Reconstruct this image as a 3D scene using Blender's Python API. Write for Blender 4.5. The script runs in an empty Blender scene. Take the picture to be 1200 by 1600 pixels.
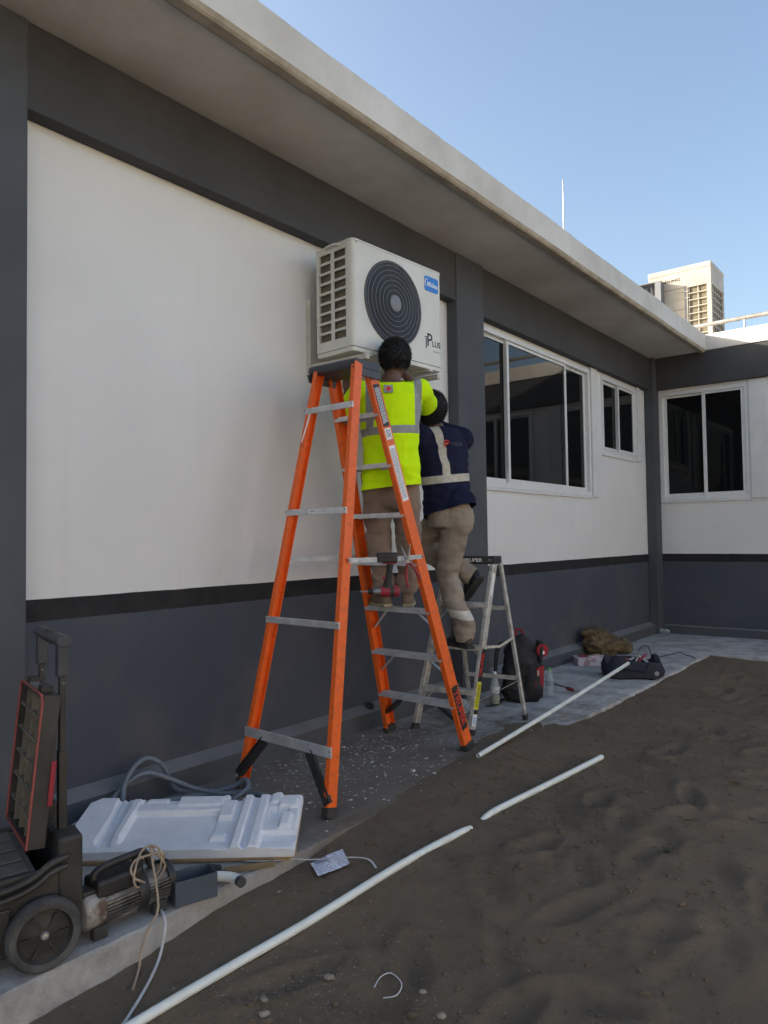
import bpy, bmesh, math, random
import numpy as np
from mathutils import Vector, Matrix, noise
V = Vector
rnd = random.Random(7)
sc = bpy.context.scene
col = sc.collection

# ------------------------------------------------------------------ camera
cam = bpy.data.cameras.new('camera'); camo = bpy.data.objects.new('camera', cam); col.objects.link(camo)
cam.sensor_fit = 'VERTICAL'; cam.sensor_height = 36.0; cam.sensor_width = 27.0
cam.lens = 1144.28 / 1600 * 36.0
cam.clip_start = 0.05; cam.clip_end = 3000
_r = V((0.7822468, 0.6228092, -0.0140970)); _u = V((0.0335032, -0.0194625, 0.9992491)); _f = V((-0.6220671, 0.7821317, 0.0360906))
CAMP = V((3.3154, 0, 1.3))
m = Matrix.Identity(4)
for i in range(3): m[i][0], m[i][1], m[i][2], m[i][3] = _r[i], _u[i], -_f[i], CAMP[i]
camo.matrix_world = m
sc.camera = camo

# ------------------------------------------------------------------ world, sun, exposure
SUN = V((-0.85, -0.42, 0.315)).normalized()          # direction towards the sun: behind the left wing
w = bpy.data.worlds.new('World'); sc.world = w; w.use_nodes = True
nt = w.node_tree; bg = nt.nodes['Background']
sky = nt.nodes.new('ShaderNodeTexSky'); sky.sky_type = 'NISHITA'; sky.sun_disc = False
sky.sun_elevation = math.asin(SUN.z); sky.sun_rotation = math.atan2(SUN.x, SUN.y)
sky.altitude = 0; sky.air_density = 1.0; sky.dust_density = 3.6; sky.ozone_density = 1.0
nt.links.new(sky.outputs[0], bg.inputs[0]); bg.inputs[1].default_value = 0.125
sl = bpy.data.lights.new('sun', 'SUN'); sl.energy = 4.4; sl.angle = math.radians(0.53); sl.color = (1.0, 0.91, 0.78)
so = bpy.data.objects.new('sun', sl); col.objects.link(so); so.location = (-20, -20, 30)
so.rotation_euler = (-SUN).to_track_quat('-Z', 'Y').to_euler()
sc.view_settings.view_transform = 'Standard'; sc.view_settings.look = 'None'
sc.view_settings.exposure = 1.47; sc.view_settings.gamma = 1.0; sc.view_settings.use_curve_mapping = False

# ------------------------------------------------------------------ materials
def _n(nt, t, **k):
    n = nt.nodes.new(t)
    for a, b in k.items(): setattr(n, a, b)
    return n
def mat(name, c, rough=0.6, metal=0.0, var=0.0, vscale=4.0, c2=None, bump=0.0, bscale=60.0, spec=0.5, detail=6.0, trans=0.0, ior=1.5, coat=0.0, stretch=None, thr=(0.35, 0.65), rvar=0.0, sheen=0.0):
    """procedural material: colour c varied towards c2 by noise, with a fine noise bump"""
    mt = bpy.data.materials.new(name); mt.use_nodes = True; nt = mt.node_tree; b = nt.nodes['Principled BSDF']
    b.inputs['Roughness'].default_value = rough; b.inputs['Metallic'].default_value = metal
    b.inputs['Specular IOR Level'].default_value = spec; b.inputs['Base Color'].default_value = (*c, 1)
    b.inputs['Transmission Weight'].default_value = trans; b.inputs['IOR'].default_value = ior; b.inputs['Coat Weight'].default_value = coat
    if sheen: b.inputs['Sheen Weight'].default_value = sheen
    tc = _n(nt, 'ShaderNodeTexCoord'); src = tc.outputs['Object']
    if stretch:
        mp = _n(nt, 'ShaderNodeMapping'); mp.inputs['Scale'].default_value = stretch; nt.links.new(src, mp.inputs[0]); src = mp.outputs[0]
    if c2 is None: c2 = tuple(x * (1 - var) for x in c)
    if var or c2 != c:
        nz = _n(nt, 'ShaderNodeTexNoise'); nz.inputs['Scale'].default_value = vscale; nz.inputs['Detail'].default_value = detail; nz.inputs['Roughness'].default_value = 0.62
        rp = _n(nt, 'ShaderNodeValToRGB'); rp.color_ramp.elements[0].position = thr[0]; rp.color_ramp.elements[1].position = thr[1]
        rp.color_ramp.elements[0].color = (*c, 1); rp.color_ramp.elements[1].color = (*c2, 1)
        nt.links.new(src, nz.inputs['Vector']); nt.links.new(nz.outputs['Fac'], rp.inputs[0]); nt.links.new(rp.outputs[0], b.inputs['Base Color'])
        if rvar:
            mr = _n(nt, 'ShaderNodeMapRange'); mr.inputs[3].default_value = rough - rvar; mr.inputs[4].default_value = rough + rvar
            nt.links.new(nz.outputs['Fac'], mr.inputs[0]); nt.links.new(mr.outputs[0], b.inputs['Roughness'])
    if bump:
        bz = _n(nt, 'ShaderNodeTexNoise'); bz.inputs['Scale'].default_value = bscale; bz.inputs['Detail'].default_value = 5
        bp = _n(nt, 'ShaderNodeBump'); bp.inputs['Strength'].default_value = bump; bp.inputs['Distance'].default_value = 0.01
        nt.links.new(src, bz.inputs['Vector']); nt.links.new(bz.outputs['Fac'], bp.inputs['Height']); nt.links.new(bp.outputs[0], b.inputs['Normal'])
    return mt

class NB:
    """tiny node-graph helper"""
    def __init__(s, name):
        s.m = bpy.data.materials.new(name); s.m.use_nodes = True; s.nt = s.m.node_tree; s.b = s.nt.nodes['Principled BSDF']
    def lk(s, a, b): s.nt.links.new(a, b)
    def val(s, sock, v):
        if hasattr(v, 'links'): s.lk(v, sock)
        else: sock.default_value = v
    def math(s, op, a, b=0.0, c=0.0, clamp=False):
        n = _n(s.nt, 'ShaderNodeMath', operation=op, use_clamp=clamp)
        for i, x in enumerate((a, b, c)): s.val(n.inputs[i], x)
        return n.outputs[0]
    def noise(s, vec, scale, detail=5, rough=0.55):
        n = _n(s.nt, 'ShaderNodeTexNoise'); s.lk(vec, n.inputs['Vector']); n.inputs['Scale'].default_value = scale; n.inputs['Detail'].default_value = detail; n.inputs['Roughness'].default_value = rough
        return n.outputs['Fac']
    def ramp(s, x, lo, hi, a=0.0, b=1.0):
        n = _n(s.nt, 'ShaderNodeMapRange'); s.val(n.inputs[0], x); n.inputs[1].default_value = lo; n.inputs[2].default_value = hi; n.inputs[3].default_value = a; n.inputs[4].default_value = b
        return n.outputs[0]
    def mix(s, f, a, b):
        n = _n(s.nt, 'ShaderNodeMix', data_type='RGBA'); s.val(n.inputs[0], f)
        for k, x in ((6, a), (7, b)):
            if isinstance(x, tuple): n.inputs[k].default_value = (*x, 1)
            else: s.lk(x, n.inputs[k])
        return n.outputs[2]
    def pos(s):
        g = _n(s.nt, 'ShaderNodeNewGeometry'); sp = _n(s.nt, 'ShaderNodeSeparateXYZ'); s.lk(g.outputs['Position'], sp.inputs[0])
        return g.outputs['Position'], sp.outputs[0], sp.outputs[1], sp.outputs[2]
    def obj(s):
        g = _n(s.nt, 'ShaderNodeTexCoord'); sp = _n(s.nt, 'ShaderNodeSeparateXYZ'); s.lk(g.outputs['Object'], sp.inputs[0])
        return g.outputs['Object'], sp.outputs[0], sp.outputs[1], sp.outputs[2]
    def bump(s, h, strength, dist=0.01):
        n = _n(s.nt, 'ShaderNodeBump'); n.inputs['Strength'].default_value = strength; n.inputs['Distance'].default_value = dist
        s.lk(h, n.inputs['Height']); s.lk(n.outputs[0], s.b.inputs['Normal'])
    def base(s, c): s.val(s.b.inputs['Base Color'], c)

# painted wall: slate dado, black stripe, off-white field (paint lines are slightly uneven)
def wall_paint():
    g = NB('wall_paint'); P, x, y, z = g.pos()
    wob = g.ramp(g.noise(P, 6, 3), 0, 1, -0.004, 0.004)
    zz = g.math('ADD', z, wob)
    n1 = g.noise(P, 1.1, 6); n2 = g.noise(P, 9, 5)
    white = g.mix(g.ramp(n1, .35, .7), (.75, .74, .715), (.70, .685, .66))
    white = g.mix(g.ramp(n2, .62, .8, 0, .25), white, (.6, .58, .55))
    cv = _n(g.nt, 'ShaderNodeCombineXYZ'); g.val(cv.inputs[0], g.math('MULTIPLY', g.math('ADD', y, x), 7.0)); g.val(cv.inputs[1], g.math('MULTIPLY', z, .45))
    drip = g.math('MULTIPLY', g.ramp(g.noise(cv.outputs[0], 1.0, 5), .55, .78), g.ramp(g.noise(P, 1.3, 3), .4, .65))
    white = g.mix(g.math('MULTIPLY', drip, .22), white, (.50, .46, .40))
    spot = g.ramp(g.noise(P, 24, 2), .79, .82); white = g.mix(g.math('MULTIPLY', spot, .5), white, (.35, .33, .30))
    slate = g.mix(g.ramp(n1, .3, .7), (.058, .066, .087), (.074, .081, .10))
    # dusty brown scuffs low on the dado
    dust = g.math('MULTIPLY', g.ramp(g.noise(P, 2.2, 5), .48, .72), g.ramp(z, .95, .1, .25, .8))
    slate = g.mix(g.math('MULTIPLY', dust, .55), slate, (.15, .13, .11))
    black = g.mix(g.ramp(n2, .4, .7), (.017, .0165, .018), (.03, .028, .028))
    lo = g.math('LESS_THAN', zz, .944); hi = g.math('GREATER_THAN', zz, 1.045)
    c = g.mix(lo, g.mix(hi, black, white), slate)
    g.base(c); g.b.inputs['Roughness'].default_value = .72; g.b.inputs['Specular IOR Level'].default_value = .3
    h = g.math('ADD', g.math('ADD', g.noise(P, 5, 4), g.math('MULTIPLY', g.noise(P, 1.7, 3), 1.6)), g.math('MULTIPLY', g.noise(P, 130, 3), .25))
    g.bump(h, .5, .014)
    return g.m
def ground_mat():
    g = NB('dirt'); P, x, y, z = g.pos()
    a = g.noise(P, .9, 6); b = g.noise(P, 7, 6, .65); f = g.noise(P, 160, 3, .7)
    c = g.mix(g.ramp(a, .35, .68), (.175, .132, .090), (.128, .099, .069))
    c = g.mix(g.ramp(b, .45, .75, 0, .6), c, (.21, .162, .114))
    c = g.mix(g.ramp(f, .55, .75, 0, .5), c, (.18, .16, .13))
    g.base(c); g.b.inputs['Roughness'].default_value = .93; g.b.inputs['Specular IOR Level'].default_value = .2
    h = g.math('ADD', g.math('ADD', g.math('MULTIPLY', b, .7), g.math('MULTIPLY', g.noise(P, 32, 4, .7), .5)), g.math('MULTIPLY', f, .3))
    g.bump(h, .85, .022)
    return g.m
def slab_mat():
    g = NB('concrete_pavement'); P, x, y, z = g.pos()
    a = g.noise(P, 1.6, 6, .6); b = g.noise(P, 11, 6, .7); f = g.noise(P, 140, 3, .7); d = g.noise(P, 3.7, 7, .72)
    c = g.mix(g.ramp(b, .35, .7), (.34, .33, .31), (.24, .232, .22))
    c = g.mix(g.ramp(f, .58, .72, 0, .7), c, (.5, .5, .49))
    # brown dirt trodden over the middle of the strip, whitish plaster dust farther on
    dirt = g.math('MULTIPLY', g.ramp(y, 1.9, 2.7), g.ramp(y, 5.3, 4.5))
    edge = g.math('ADD', dirt, g.ramp(a, .3, .7, -.35, .35))
    c = g.mix(g.ramp(edge, .3, .8, 0, .8), c, (.135, .112, .088))
    sand = g.math('MULTIPLY', g.ramp(g.math('ADD', x, g.ramp(d, .3, .7, -.3, .3)), .45, 1.1), g.math('MULTIPLY', g.ramp(y, 2.0, 2.6), g.ramp(y, 6.2, 4.8)))
    c = g.mix(g.math('MULTIPLY', sand, .9), c, (.14, .108, .077))
    dust = g.math('MULTIPLY', g.ramp(d, .40, .58), g.math('MAXIMUM', g.ramp(y, 3.6, 5.2, .1, .9), g.ramp(y, 1.9, 1.4, 0, .6)))
    c = g.mix(dust, c, (.52, .515, .50))
    g.base(c); g.b.inputs['Roughness'].default_value = .9; g.b.inputs['Specular IOR Level'].default_value = .25
    g.bump(g.math('ADD', b, g.math('MULTIPLY', f, .35)), .5, .012)
    return g.m

M = {}
M['wall'] = wall_paint(); M['ground'] = ground_mat(); M['slab'] = slab_mat()
M['cream'] = mat('cream_render', (.53, .48, .41), .85, var=.15, vscale=1.5, bump=.3, bscale=20)
M['dark_trim'] = mat('charcoal_paint', (.070, .069, .072), .7, var=.22, vscale=2.0, bump=.25, bscale=14, spec=.3)
M['column'] = mat('column_paint', (.088, .094, .105), .7, var=.2, vscale=2.0, bump=.25, bscale=14, spec=.3)
M['skirt'] = mat('dusty_skylit_ledge', (.19, .195, .205), .85, c2=(.14, .145, .15), vscale=3, bump=.3, bscale=30, spec=.3)  # dust on the ledge top, colour raised for the skylight it catches
M['roof'] = mat('roof_render', (.70, .675, .63), .85, c2=(.57, .54, .49), vscale=1.7, bump=.35, bscale=25, spec=.2)
M['drip'] = mat('weathered_edge', (.52, .45, .36), .9, c2=(.36, .30, .23), vscale=5, bump=.5, bscale=40, spec=.2)
M['alu_white'] = mat('white_window_aluminium', (.74, .74, .73), .38, var=.08, vscale=8, spec=.5)
M['jamb'] = mat('white_jamb', (.72, .715, .69), .7, var=.1, vscale=5, spec=.3)
M['glass'] = mat('tinted_glass', (.006, .0065, .007), .02, spec=.22, ior=1.5)
M['orange'] = mat('orange_fibreglass', (.86, .135, .012), .45, c2=(.52, .10, .022), vscale=28, thr=(.5, .82), bump=.12, bscale=220, rvar=.12)
M['alu'] = mat('aluminium', (.70, .71, .72), .45, metal=.45, c2=(.50, .50, .50), vscale=14, bump=.1, bscale=120, rvar=.12)
M['alu_worn'] = mat('worn_aluminium', (.70, .69, .66), .48, metal=.4, c2=(.40, .38, .34), vscale=20, bump=.12, bscale=120, rvar=.12)
M['black_plastic'] = mat('black_plastic', (.018, .018, .019), .5, var=.4, vscale=12, c2=(.04, .038, .035), bump=.15, bscale=150)
M['grey_plastic'] = mat('dark_grey_plastic', (.036, .040, .048), .5, c2=(.06, .064, .072), vscale=10, bump=.12, bscale=150)
M['rubber'] = mat('rubber', (.02, .02, .02), .85, c2=(.055, .052, .048), vscale=15, bump=.3, bscale=120)
M['tyre'] = mat('dusty_tyre', (.035, .035, .035), .9, c2=(.10, .098, .092), vscale=9, bump=.4, bscale=160)
M['ac_white'] = mat('cream_powder_coat', (.70, .685, .62), .45, c2=(.63, .61, .54), vscale=3, bump=.03, bscale=300)
M['ac_grille'] = mat('grille_plastic', (.065, .067, .072), .45, var=.2)
M['ac_dark'] = mat('fan_dark', (.016, .016, .018), .6)
M['coil'] = mat('coil_fins', (.20, .17, .115), .6, metal=.2, c2=(.11, .09, .06), vscale=30, stretch=(1, 1, 12))
M['blue'] = mat('blue_label', (.012, .19, .62), .4)
M['white_print'] = mat('white_print', (.85, .85, .85), .5)
M['black_print'] = mat('black_print', (.012, .012, .012), .5)
M['grey_print'] = mat('grey_print', (.3, .3, .3), .5)
M['faint_print'] = mat('faint_print', (.11, .10, .12), .7)
M['red_print'] = mat('red_print', (.65, .03, .02), .5)
M['yellow_print'] = mat('yellow_print', (.75, .70, .02), .5)
M['hub'] = mat('hub_grey', (.20, .20, .215), .45)
M['bracket'] = mat('bracket_paint', (.60, .585, .52), .5, c2=(.5, .48, .42), vscale=12)
M['rust'] = mat('beige_sheet_metal', (.46, .42, .35), .6, c2=(.37, .33, .27), vscale=3)
M['box_grey'] = mat('grey_box_metal', (.085, .11, .14), .45, c2=(.065, .082, .10), vscale=7)
M['elec'] = mat('electric_box', (.17, .18, .20), .5, metal=.3)
M['foam'] = mat('polystyrene', (.80, .82, .85), .75, c2=(.73, .75, .78), vscale=14, bump=.35, bscale=180, spec=.3)
M['card'] = mat('cardboard', (.36, .25, .13), .85, c2=(.28, .19, .10), vscale=12, bump=.2, bscale=90)
M['pvc'] = mat('white_pvc', (.76, .80, .76), .4, c2=(.62, .62, .55), vscale=9, thr=(.5, .8), bump=.05)
M['conduit'] = mat('grey_conduit', (.17, .20, .235), .5, c2=(.13, .15, .18), vscale=10)
M['cable_white'] = mat('white_cable', (.62, .62, .62), .5, var=.2, vscale=20)
M['cable_tan'] = mat('tan_cable', (.42, .33, .24), .55, c2=(.33, .25, .18), vscale=25)
M['paper'] = mat('paper', (.74, .76, .84), .8, bump=.15, bscale=40)
M['stone'] = mat('stone', (.34, .30, .24), .9, c2=(.22, .19, .15), vscale=25, bump=.4, bscale=90)
M['plaster'] = mat('plaster_crumbs', (.62, .62, .60), .9, c2=(.42, .40, .37), vscale=3)
M['gravel'] = mat('gravel', (.36, .32, .26), .95, c2=(.22, .19, .15), vscale=3)
M['leaf'] = mat('fallen_leaf', (.07, .09, .03), .7)
M['twig'] = mat('twig', (.20, .145, .085), .9)
M['skin'] = mat('skin', (.150, .078, .046), .5, c2=(.115, .058, .035), vscale=12, bump=.1, bscale=140)
M['hair'] = mat('black_hair', (.008, .0075, .007), .55, bump=.5, bscale=220)
M['trouser1'] = mat('tan_trousers', (.31, .22, .165), .9, c2=(.225, .158, .118), vscale=5, bump=.35, bscale=320, spec=.15, sheen=.2)
M['trouser2'] = mat('khaki_trousers', (.34, .285, .23), .9, c2=(.26, .21, .165), vscale=5, bump=.35, bscale=320, spec=.15, sheen=.2)
M['boot'] = mat('suede_boot', (.26, .19, .125), .85, c2=(.15, .10, .065), vscale=12, bump=.4, bscale=100)
M['sole'] = mat('tan_sole', (.46, .38, .24), .8, c2=(.32, .26, .165), vscale=18)
M['shoe_black'] = mat('black_shoe', (.012, .012, .013), .5, c2=(.035, .03, .028), vscale=15, bump=.2)
M['reflect'] = mat('reflective_tape', (.58, .56, .51), .45, c2=(.47, .45, .40), vscale=16, bump=.2, bscale=90)
M['red_plastic'] = mat('red_plastic', (.33, .022, .038), .45, var=.3, vscale=14)
M['steel'] = mat('steel', (.35, .34, .33), .35, metal=.9, c2=(.2, .19, .18), vscale=30)
M['pump_alu'] = mat('dirty_cast_aluminium', (.25, .24, .225), .5, metal=.5, c2=(.08, .072, .065), vscale=16, bump=.3, bscale=90)
M['pump_end'] = mat('rusty_end_bell', (.40, .38, .35), .6, metal=.3, c2=(.13, .085, .06), vscale=14, thr=(.45, .6), bump=.35, bscale=70)
M['case_black'] = mat('toolbox_plastic', (.022, .021, .020), .55, c2=(.05, .046, .04), vscale=7, bump=.15, bscale=140)
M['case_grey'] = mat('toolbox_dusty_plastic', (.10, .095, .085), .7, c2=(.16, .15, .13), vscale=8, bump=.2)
M['rib_lit_dust'] = mat('dusty_sunlit_ribs', (.13, .115, .09), .8, c2=(.22, .19, .14), vscale=14)  # dusty ribs, beige raised to paint in warm sunlight that never reaches them
M['seal'] = mat('red_seal', (.38, .085, .07), .6, c2=(.25, .07, .06), vscale=8)
M['pack_black'] = mat('black_nylon', (.011, .011, .012), .75, c2=(.022, .021, .022), vscale=9, bump=.35, bscale=300)
M['pack_red'] = mat('red_nylon', (.28, .012, .02), .75, bump=.3, bscale=300)
M['navy_bag'] = mat('navy_canvas', (.012, .014, .024), .8, c2=(.03, .03, .04), vscale=8, bump=.4, bscale=260)
M['sack'] = mat('brown_sacking', (.17, .12, .058), .9, c2=(.085, .058, .028), vscale=9, bump=.5, bscale=110)
M['carton'] = mat('printed_carton', (.62, .54, .55), .7, c2=(.42, .26, .27), vscale=16, thr=(.52, .56))
M['pet'] = mat('clear_plastic', (.80, .88, .88), .12, trans=.72, ior=1.2)
M['drink'] = mat('yellow_drink', (.55, .45, .04), .1, trans=.5, ior=1.33)
M['cap_green'] = mat('green_cap', (.08, .38, .08), .5)
M['cap_blue'] = mat('blue_cap', (.02, .12, .5), .5)
M['film'] = mat('clear_film', (.75, .80, .84), .25, trans=.75, ior=1.15, bump=.4, bscale=40)
M['copper'] = mat('copper_wire', (.45, .20, .09), .4, metal=.8)
M['galv'] = mat('galvanised', (.50, .48, .45), .5, metal=.6, c2=(.36, .33, .29), vscale=14)

# ------------------------------------------------------------------ mesh helpers
def fr(o, x, y, z=None):
    """frame matrix from origin and axes"""
    x = V(x).normalized(); y = V(y); y = (y - x * y.dot(x)).normalized(); z = x.cross(y)
    m = Matrix.Identity(4); o = V(o)
    for i in range(3): m[i][0], m[i][1], m[i][2], m[i][3] = x[i], y[i], z[i], o[i]
    return m
def rz(o, deg):
    return Matrix.Translation(V(o)) @ Matrix.Rotation(math.radians(deg), 4, 'Z')

class MB:
    def __init__(s, M=None): s.v = []; s.f = []; s.M = M or Matrix.Identity(4)
    def add(s, vs, fs):
        n = len(s.v); s.v += [s.M @ V(p) for p in vs]; s.f += [tuple(i + n for i in f) for f in fs]; return s
    def box(s, c, d, R=None):
        c = V(c); x, y, z = d[0] / 2, d[1] / 2, d[2] / 2
        p = [V((a * x, b * y, e * z)) for e in (-1, 1) for b in (-1, 1) for a in (-1, 1)]
        if R is not None: p = [R @ q for q in p]
        return s.add([c + q for q in p], [(0, 2, 3, 1), (4, 5, 7, 6), (0, 1, 5, 4), (2, 6, 7, 3), (0, 4, 6, 2), (1, 3, 7, 5)])
    def bb(s, a, b): return s.box([(a[i] + b[i]) / 2 for i in range(3)], [abs(b[i] - a[i]) for i in range(3)])
    def sweep(s, prof, p0, p1, xax):
        """straight sweep of a 2-D profile from p0 to p1; profile x along xax, y along tangent x xax"""
        p0, p1 = V(p0), V(p1); t = (p1 - p0).normalized(); xa = V(xax); xa = (xa - t * xa.dot(t)).normalized(); ya = t.cross(xa)
        n = len(prof); vs = [p + xa * a + ya * b for p in (p0, p1) for a, b in prof]
        return s.add(vs, [tuple(range(n))[::-1], tuple(range(n, 2 * n))] + [(i, (i + 1) % n, n + (i + 1) % n, n + i) for i in range(n)])
    def bar(s, p0, p1, wd, th, xax=(0, 0, 1)):
        a, b = wd / 2, th / 2
        return s.sweep([(-a, -b), (a, -b), (a, b), (-a, b)], p0, p1, xax)
    def tube(s, pts, r, n=8, cap=True, closed=False):
        pts = [V(p) for p in pts]; N = len(pts); rs = r if isinstance(r, (list, tuple)) else [r] * N
        vs = []; up = None
        for i, p in enumerate(pts):
            if closed: t = (pts[(i + 1) % N] - pts[i - 1])
            else: t = pts[min(i + 1, N - 1)] - pts[max(i - 1, 0)]
            t = t.normalized() if t.length > 1e-9 else V((0, 0, 1))
            if up is None: up = t.orthogonal().normalized()
            up = (up - t * up.dot(t)); up = up.normalized() if up.length > 1e-6 else t.orthogonal().normalized()
            sd = t.cross(up)
            vs += [p + (up * math.cos(2 * math.pi * k / n) + sd * math.sin(2 * math.pi * k / n)) * rs[i] for k in range(n)]
        fs = []
        for i in range(N if closed else N - 1):
            a = i * n; b = ((i + 1) % N) * n
            fs += [(a + k, a + (k + 1) % n, b + (k + 1) % n, b + k) for k in range(n)]
        if cap and not closed: fs += [tuple(range(n))[::-1], tuple(range((N - 1) * n, N * n))]
        return s.add(vs, fs)
    def lathe(s, prof, n=24, F=None):
        """revolve (radius, height) profile about local z of frame F"""
        F = F or Matrix.Identity(4); vs = []; fs = []; P = len(prof)
        for (r, h) in prof: vs += [F @ V((r * math.cos(2 * math.pi * k / n), r * math.sin(2 * math.pi * k / n), h)) for k in range(n)]
        for i in range(P - 1): fs += [(i * n + k, i * n + (k + 1) % n, (i + 1) * n + (k + 1) % n, (i + 1) * n + k) for k in range(n)]
        cl = prof[0] == prof[-1]
        if prof[0][0] > 1e-6 and not cl: fs.append(tuple(range(n))[::-1])
        if prof[-1][0] > 1e-6 and not cl: fs.append(tuple(range((P - 1) * n, P * n)))
        return s.add(vs, fs)
    def prism(s, poly, h, F=None):
        F = F or Matrix.Identity(4); n = len(poly)
        vs = [F @ V((a, b, 0)) for a, b in poly] + [F @ V((a, b, h)) for a, b in poly]
        return s.add(vs, [tuple(range(n))[::-1], tuple(range(n, 2 * n))] + [(i, (i + 1) % n, n + (i + 1) % n, n + i) for i in range(n)])
    def ball(s, c, r, n=12, sc3=(1, 1, 1), R=None):
        vs = []; fs = []; h = n // 2 + 1
        for i in range(h + 1):
            a = math.pi * i / h
            for k in range(n):
                b = 2 * math.pi * k / n; q = V((math.sin(a) * math.cos(b) * sc3[0], math.sin(a) * math.sin(b) * sc3[1], -math.cos(a) * sc3[2])) * r
                vs.append(V(c) + (R @ q if R is not None else q))
        for i in range(h): fs += [(i * n + k, i * n + (k + 1) % n, (i + 1) * n + (k + 1) % n, (i + 1) * n + k) for k in range(n)]
        return s.add(vs, fs)
    def loft(s, rings, n=20, F=None):
        """rings: (centre, xaxis*rx, yaxis*ry)"""
        vs = []; fs = []
        for c, a, b in rings: vs += [V(c) + V(a) * math.cos(2 * math.pi * k / n) + V(b) * math.sin(2 * math.pi * k / n) for k in range(n)]
        if F: vs = [F @ q for q in vs]
        N = len(rings)
        for i in range(N - 1): fs += [(i * n + k, i * n + (k + 1) % n, (i + 1) * n + (k + 1) % n, (i + 1) * n + k) for k in range(n)]
        fs += [tuple(range(n))[::-1], tuple(range((N - 1) * n, N * n))]
        return s.add(vs, fs)
    def mesh(s, name, bevel=0, seg=2, smooth=False, fix=True):
        me = bpy.data.meshes.new(name); me.from_pydata([tuple(p) for p in s.v], [], s.f); 
        bm = bmesh.new(); bm.from_mesh(me)
        if fix: bmesh.ops.remove_doubles(bm, verts=bm.verts, dist=1e-6); bmesh.ops.recalc_face_normals(bm, faces=bm.faces)
        if bevel:
            es = [e for e in bm.edges if len(e.link_faces) == 2 and e.calc_face_angle(0) > 0.5]
            bmesh.ops.bevel(bm, geom=es, offset=bevel, segments=seg, affect='EDGES', profile=.5, clamp_overlap=True)
        if smooth:
            for f in bm.faces: f.smooth = True
            for e in bm.edges:
                if len(e.link_faces) == 2 and e.calc_face_angle(0) > 0.7: e.smooth = False
        bm.to_mesh(me); bm.free(); return me
    def build(s, name, mt, parent=None, bevel=0, seg=2, smooth=False, fix=True):
        return link(name, s.mesh(name, bevel, seg, smooth, fix), mt, parent)

def link(name, me, mt, parent=None):
    o = bpy.data.objects.new(name, me); col.objects.link(o)
    if mt: 
        me.materials.clear(); me.materials.append(M[mt] if isinstance(mt, str) else mt)
    if parent: attach(o, parent)
    return o
def root_of(o):
    q = V((0, 0, 0))
    while o: q += o.location; o = o.parent
    return q
def attach(o, parent):
    o.parent = parent; o.matrix_parent_inverse = Matrix.Translation(-root_of_flat(parent))
def root_of_flat(o):
    # world location of a parent: empties carry a location, meshes are built in world space
    return o.location if o.type == 'EMPTY' else V((0, 0, 0))
def tag(o, label=None, cat=None, group=None, kind=None):
    if label: o['label'] = label
    if cat: o['category'] = cat
    if group: o['group'] = group
    if kind: o['kind'] = kind
    return o
def thing(name, loc, label, cat, group=None):
    e = bpy.data.objects.new(name, None); col.objects.link(e); e.location = loc; e.empty_display_size = .1
    return tag(e, label, cat, group)
def spline(pts, k=6, closed=False):
    pts = [V(p) for p in pts]; N = len(pts); out = []
    for i in range(N if closed else N - 1):
        g = (lambda j: pts[j % N]) if closed else (lambda j: pts[max(0, min(N - 1, j))])
        a, b, c, d = g(i - 1), g(i), g(i + 1), g(i + 2)
        for q in range(k):
            t = q / k
            out.append(.5 * ((2 * b) + (c - a) * t + (2 * a - 5 * b + 4 * c - d) * t * t + (3 * b - a - 3 * c + d) * t ** 3))
    if not closed: out.append(pts[-1])
    return out
def text(body, size, mt, F, parent, name='lettering', ext=.0004, align='CENTER', sx=1.0, bold=0.0):
    cu = bpy.data.curves.new(name, 'FONT'); cu.body = body; cu.size = size; cu.align_x = align; cu.align_y = 'CENTER'; cu.extrude = ext; cu.resolution_u = 3; cu.offset = bold
    o = bpy.data.objects.new(name, cu); col.objects.link(o)
    dg = bpy.context.evaluated_depsgraph_get(); me = bpy.data.meshes.new_from_object(o.evaluated_get(dg)); bpy.data.objects.remove(o)
    me.transform(F @ Matrix.Diagonal((sx, 1, 1, 1)))
    return link(name, me, mt, parent)
def fine_print(F, w_, h, rows, mt, parent):
    """lines of print too small to read in the photograph"""
    r = random.Random(int(w_ * 1e5) + rows); mb = MB(F); dy = h / rows
    for i in range(rows):
        x = -w_ / 2; y = h / 2 - (i + .5) * dy
        while x < w_ / 2 - .004:
            l = min(r.uniform(.004, .016), w_ / 2 - x); mb.box((x + l / 2, y, 0), (l, dy * .5, .0006)); x += l + .003
    return tag(mb.build('fine_print', mt, parent, fix=False), kind='stuff')
def remesh(mb, voxel, iters=4, fac=.5):
    """fuse overlapping closed shapes into one continuous surface"""
    me = mb.mesh('tmp', fix=True); o = bpy.data.objects.new('tmp', me); col.objects.link(o)
    r = o.modifiers.new('r', 'REMESH'); r.mode = 'VOXEL'; r.voxel_size = voxel; r.use_smooth_shade = True
    if iters: q = o.modifiers.new('s', 'SMOOTH'); q.factor = fac; q.iterations = iters
    dg = bpy.context.evaluated_depsgraph_get(); m2 = bpy.data.meshes.new_from_object(o.evaluated_get(dg)); bpy.data.objects.remove(o)
    for p in m2.polygons: p.use_smooth = True
    return m2
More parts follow.
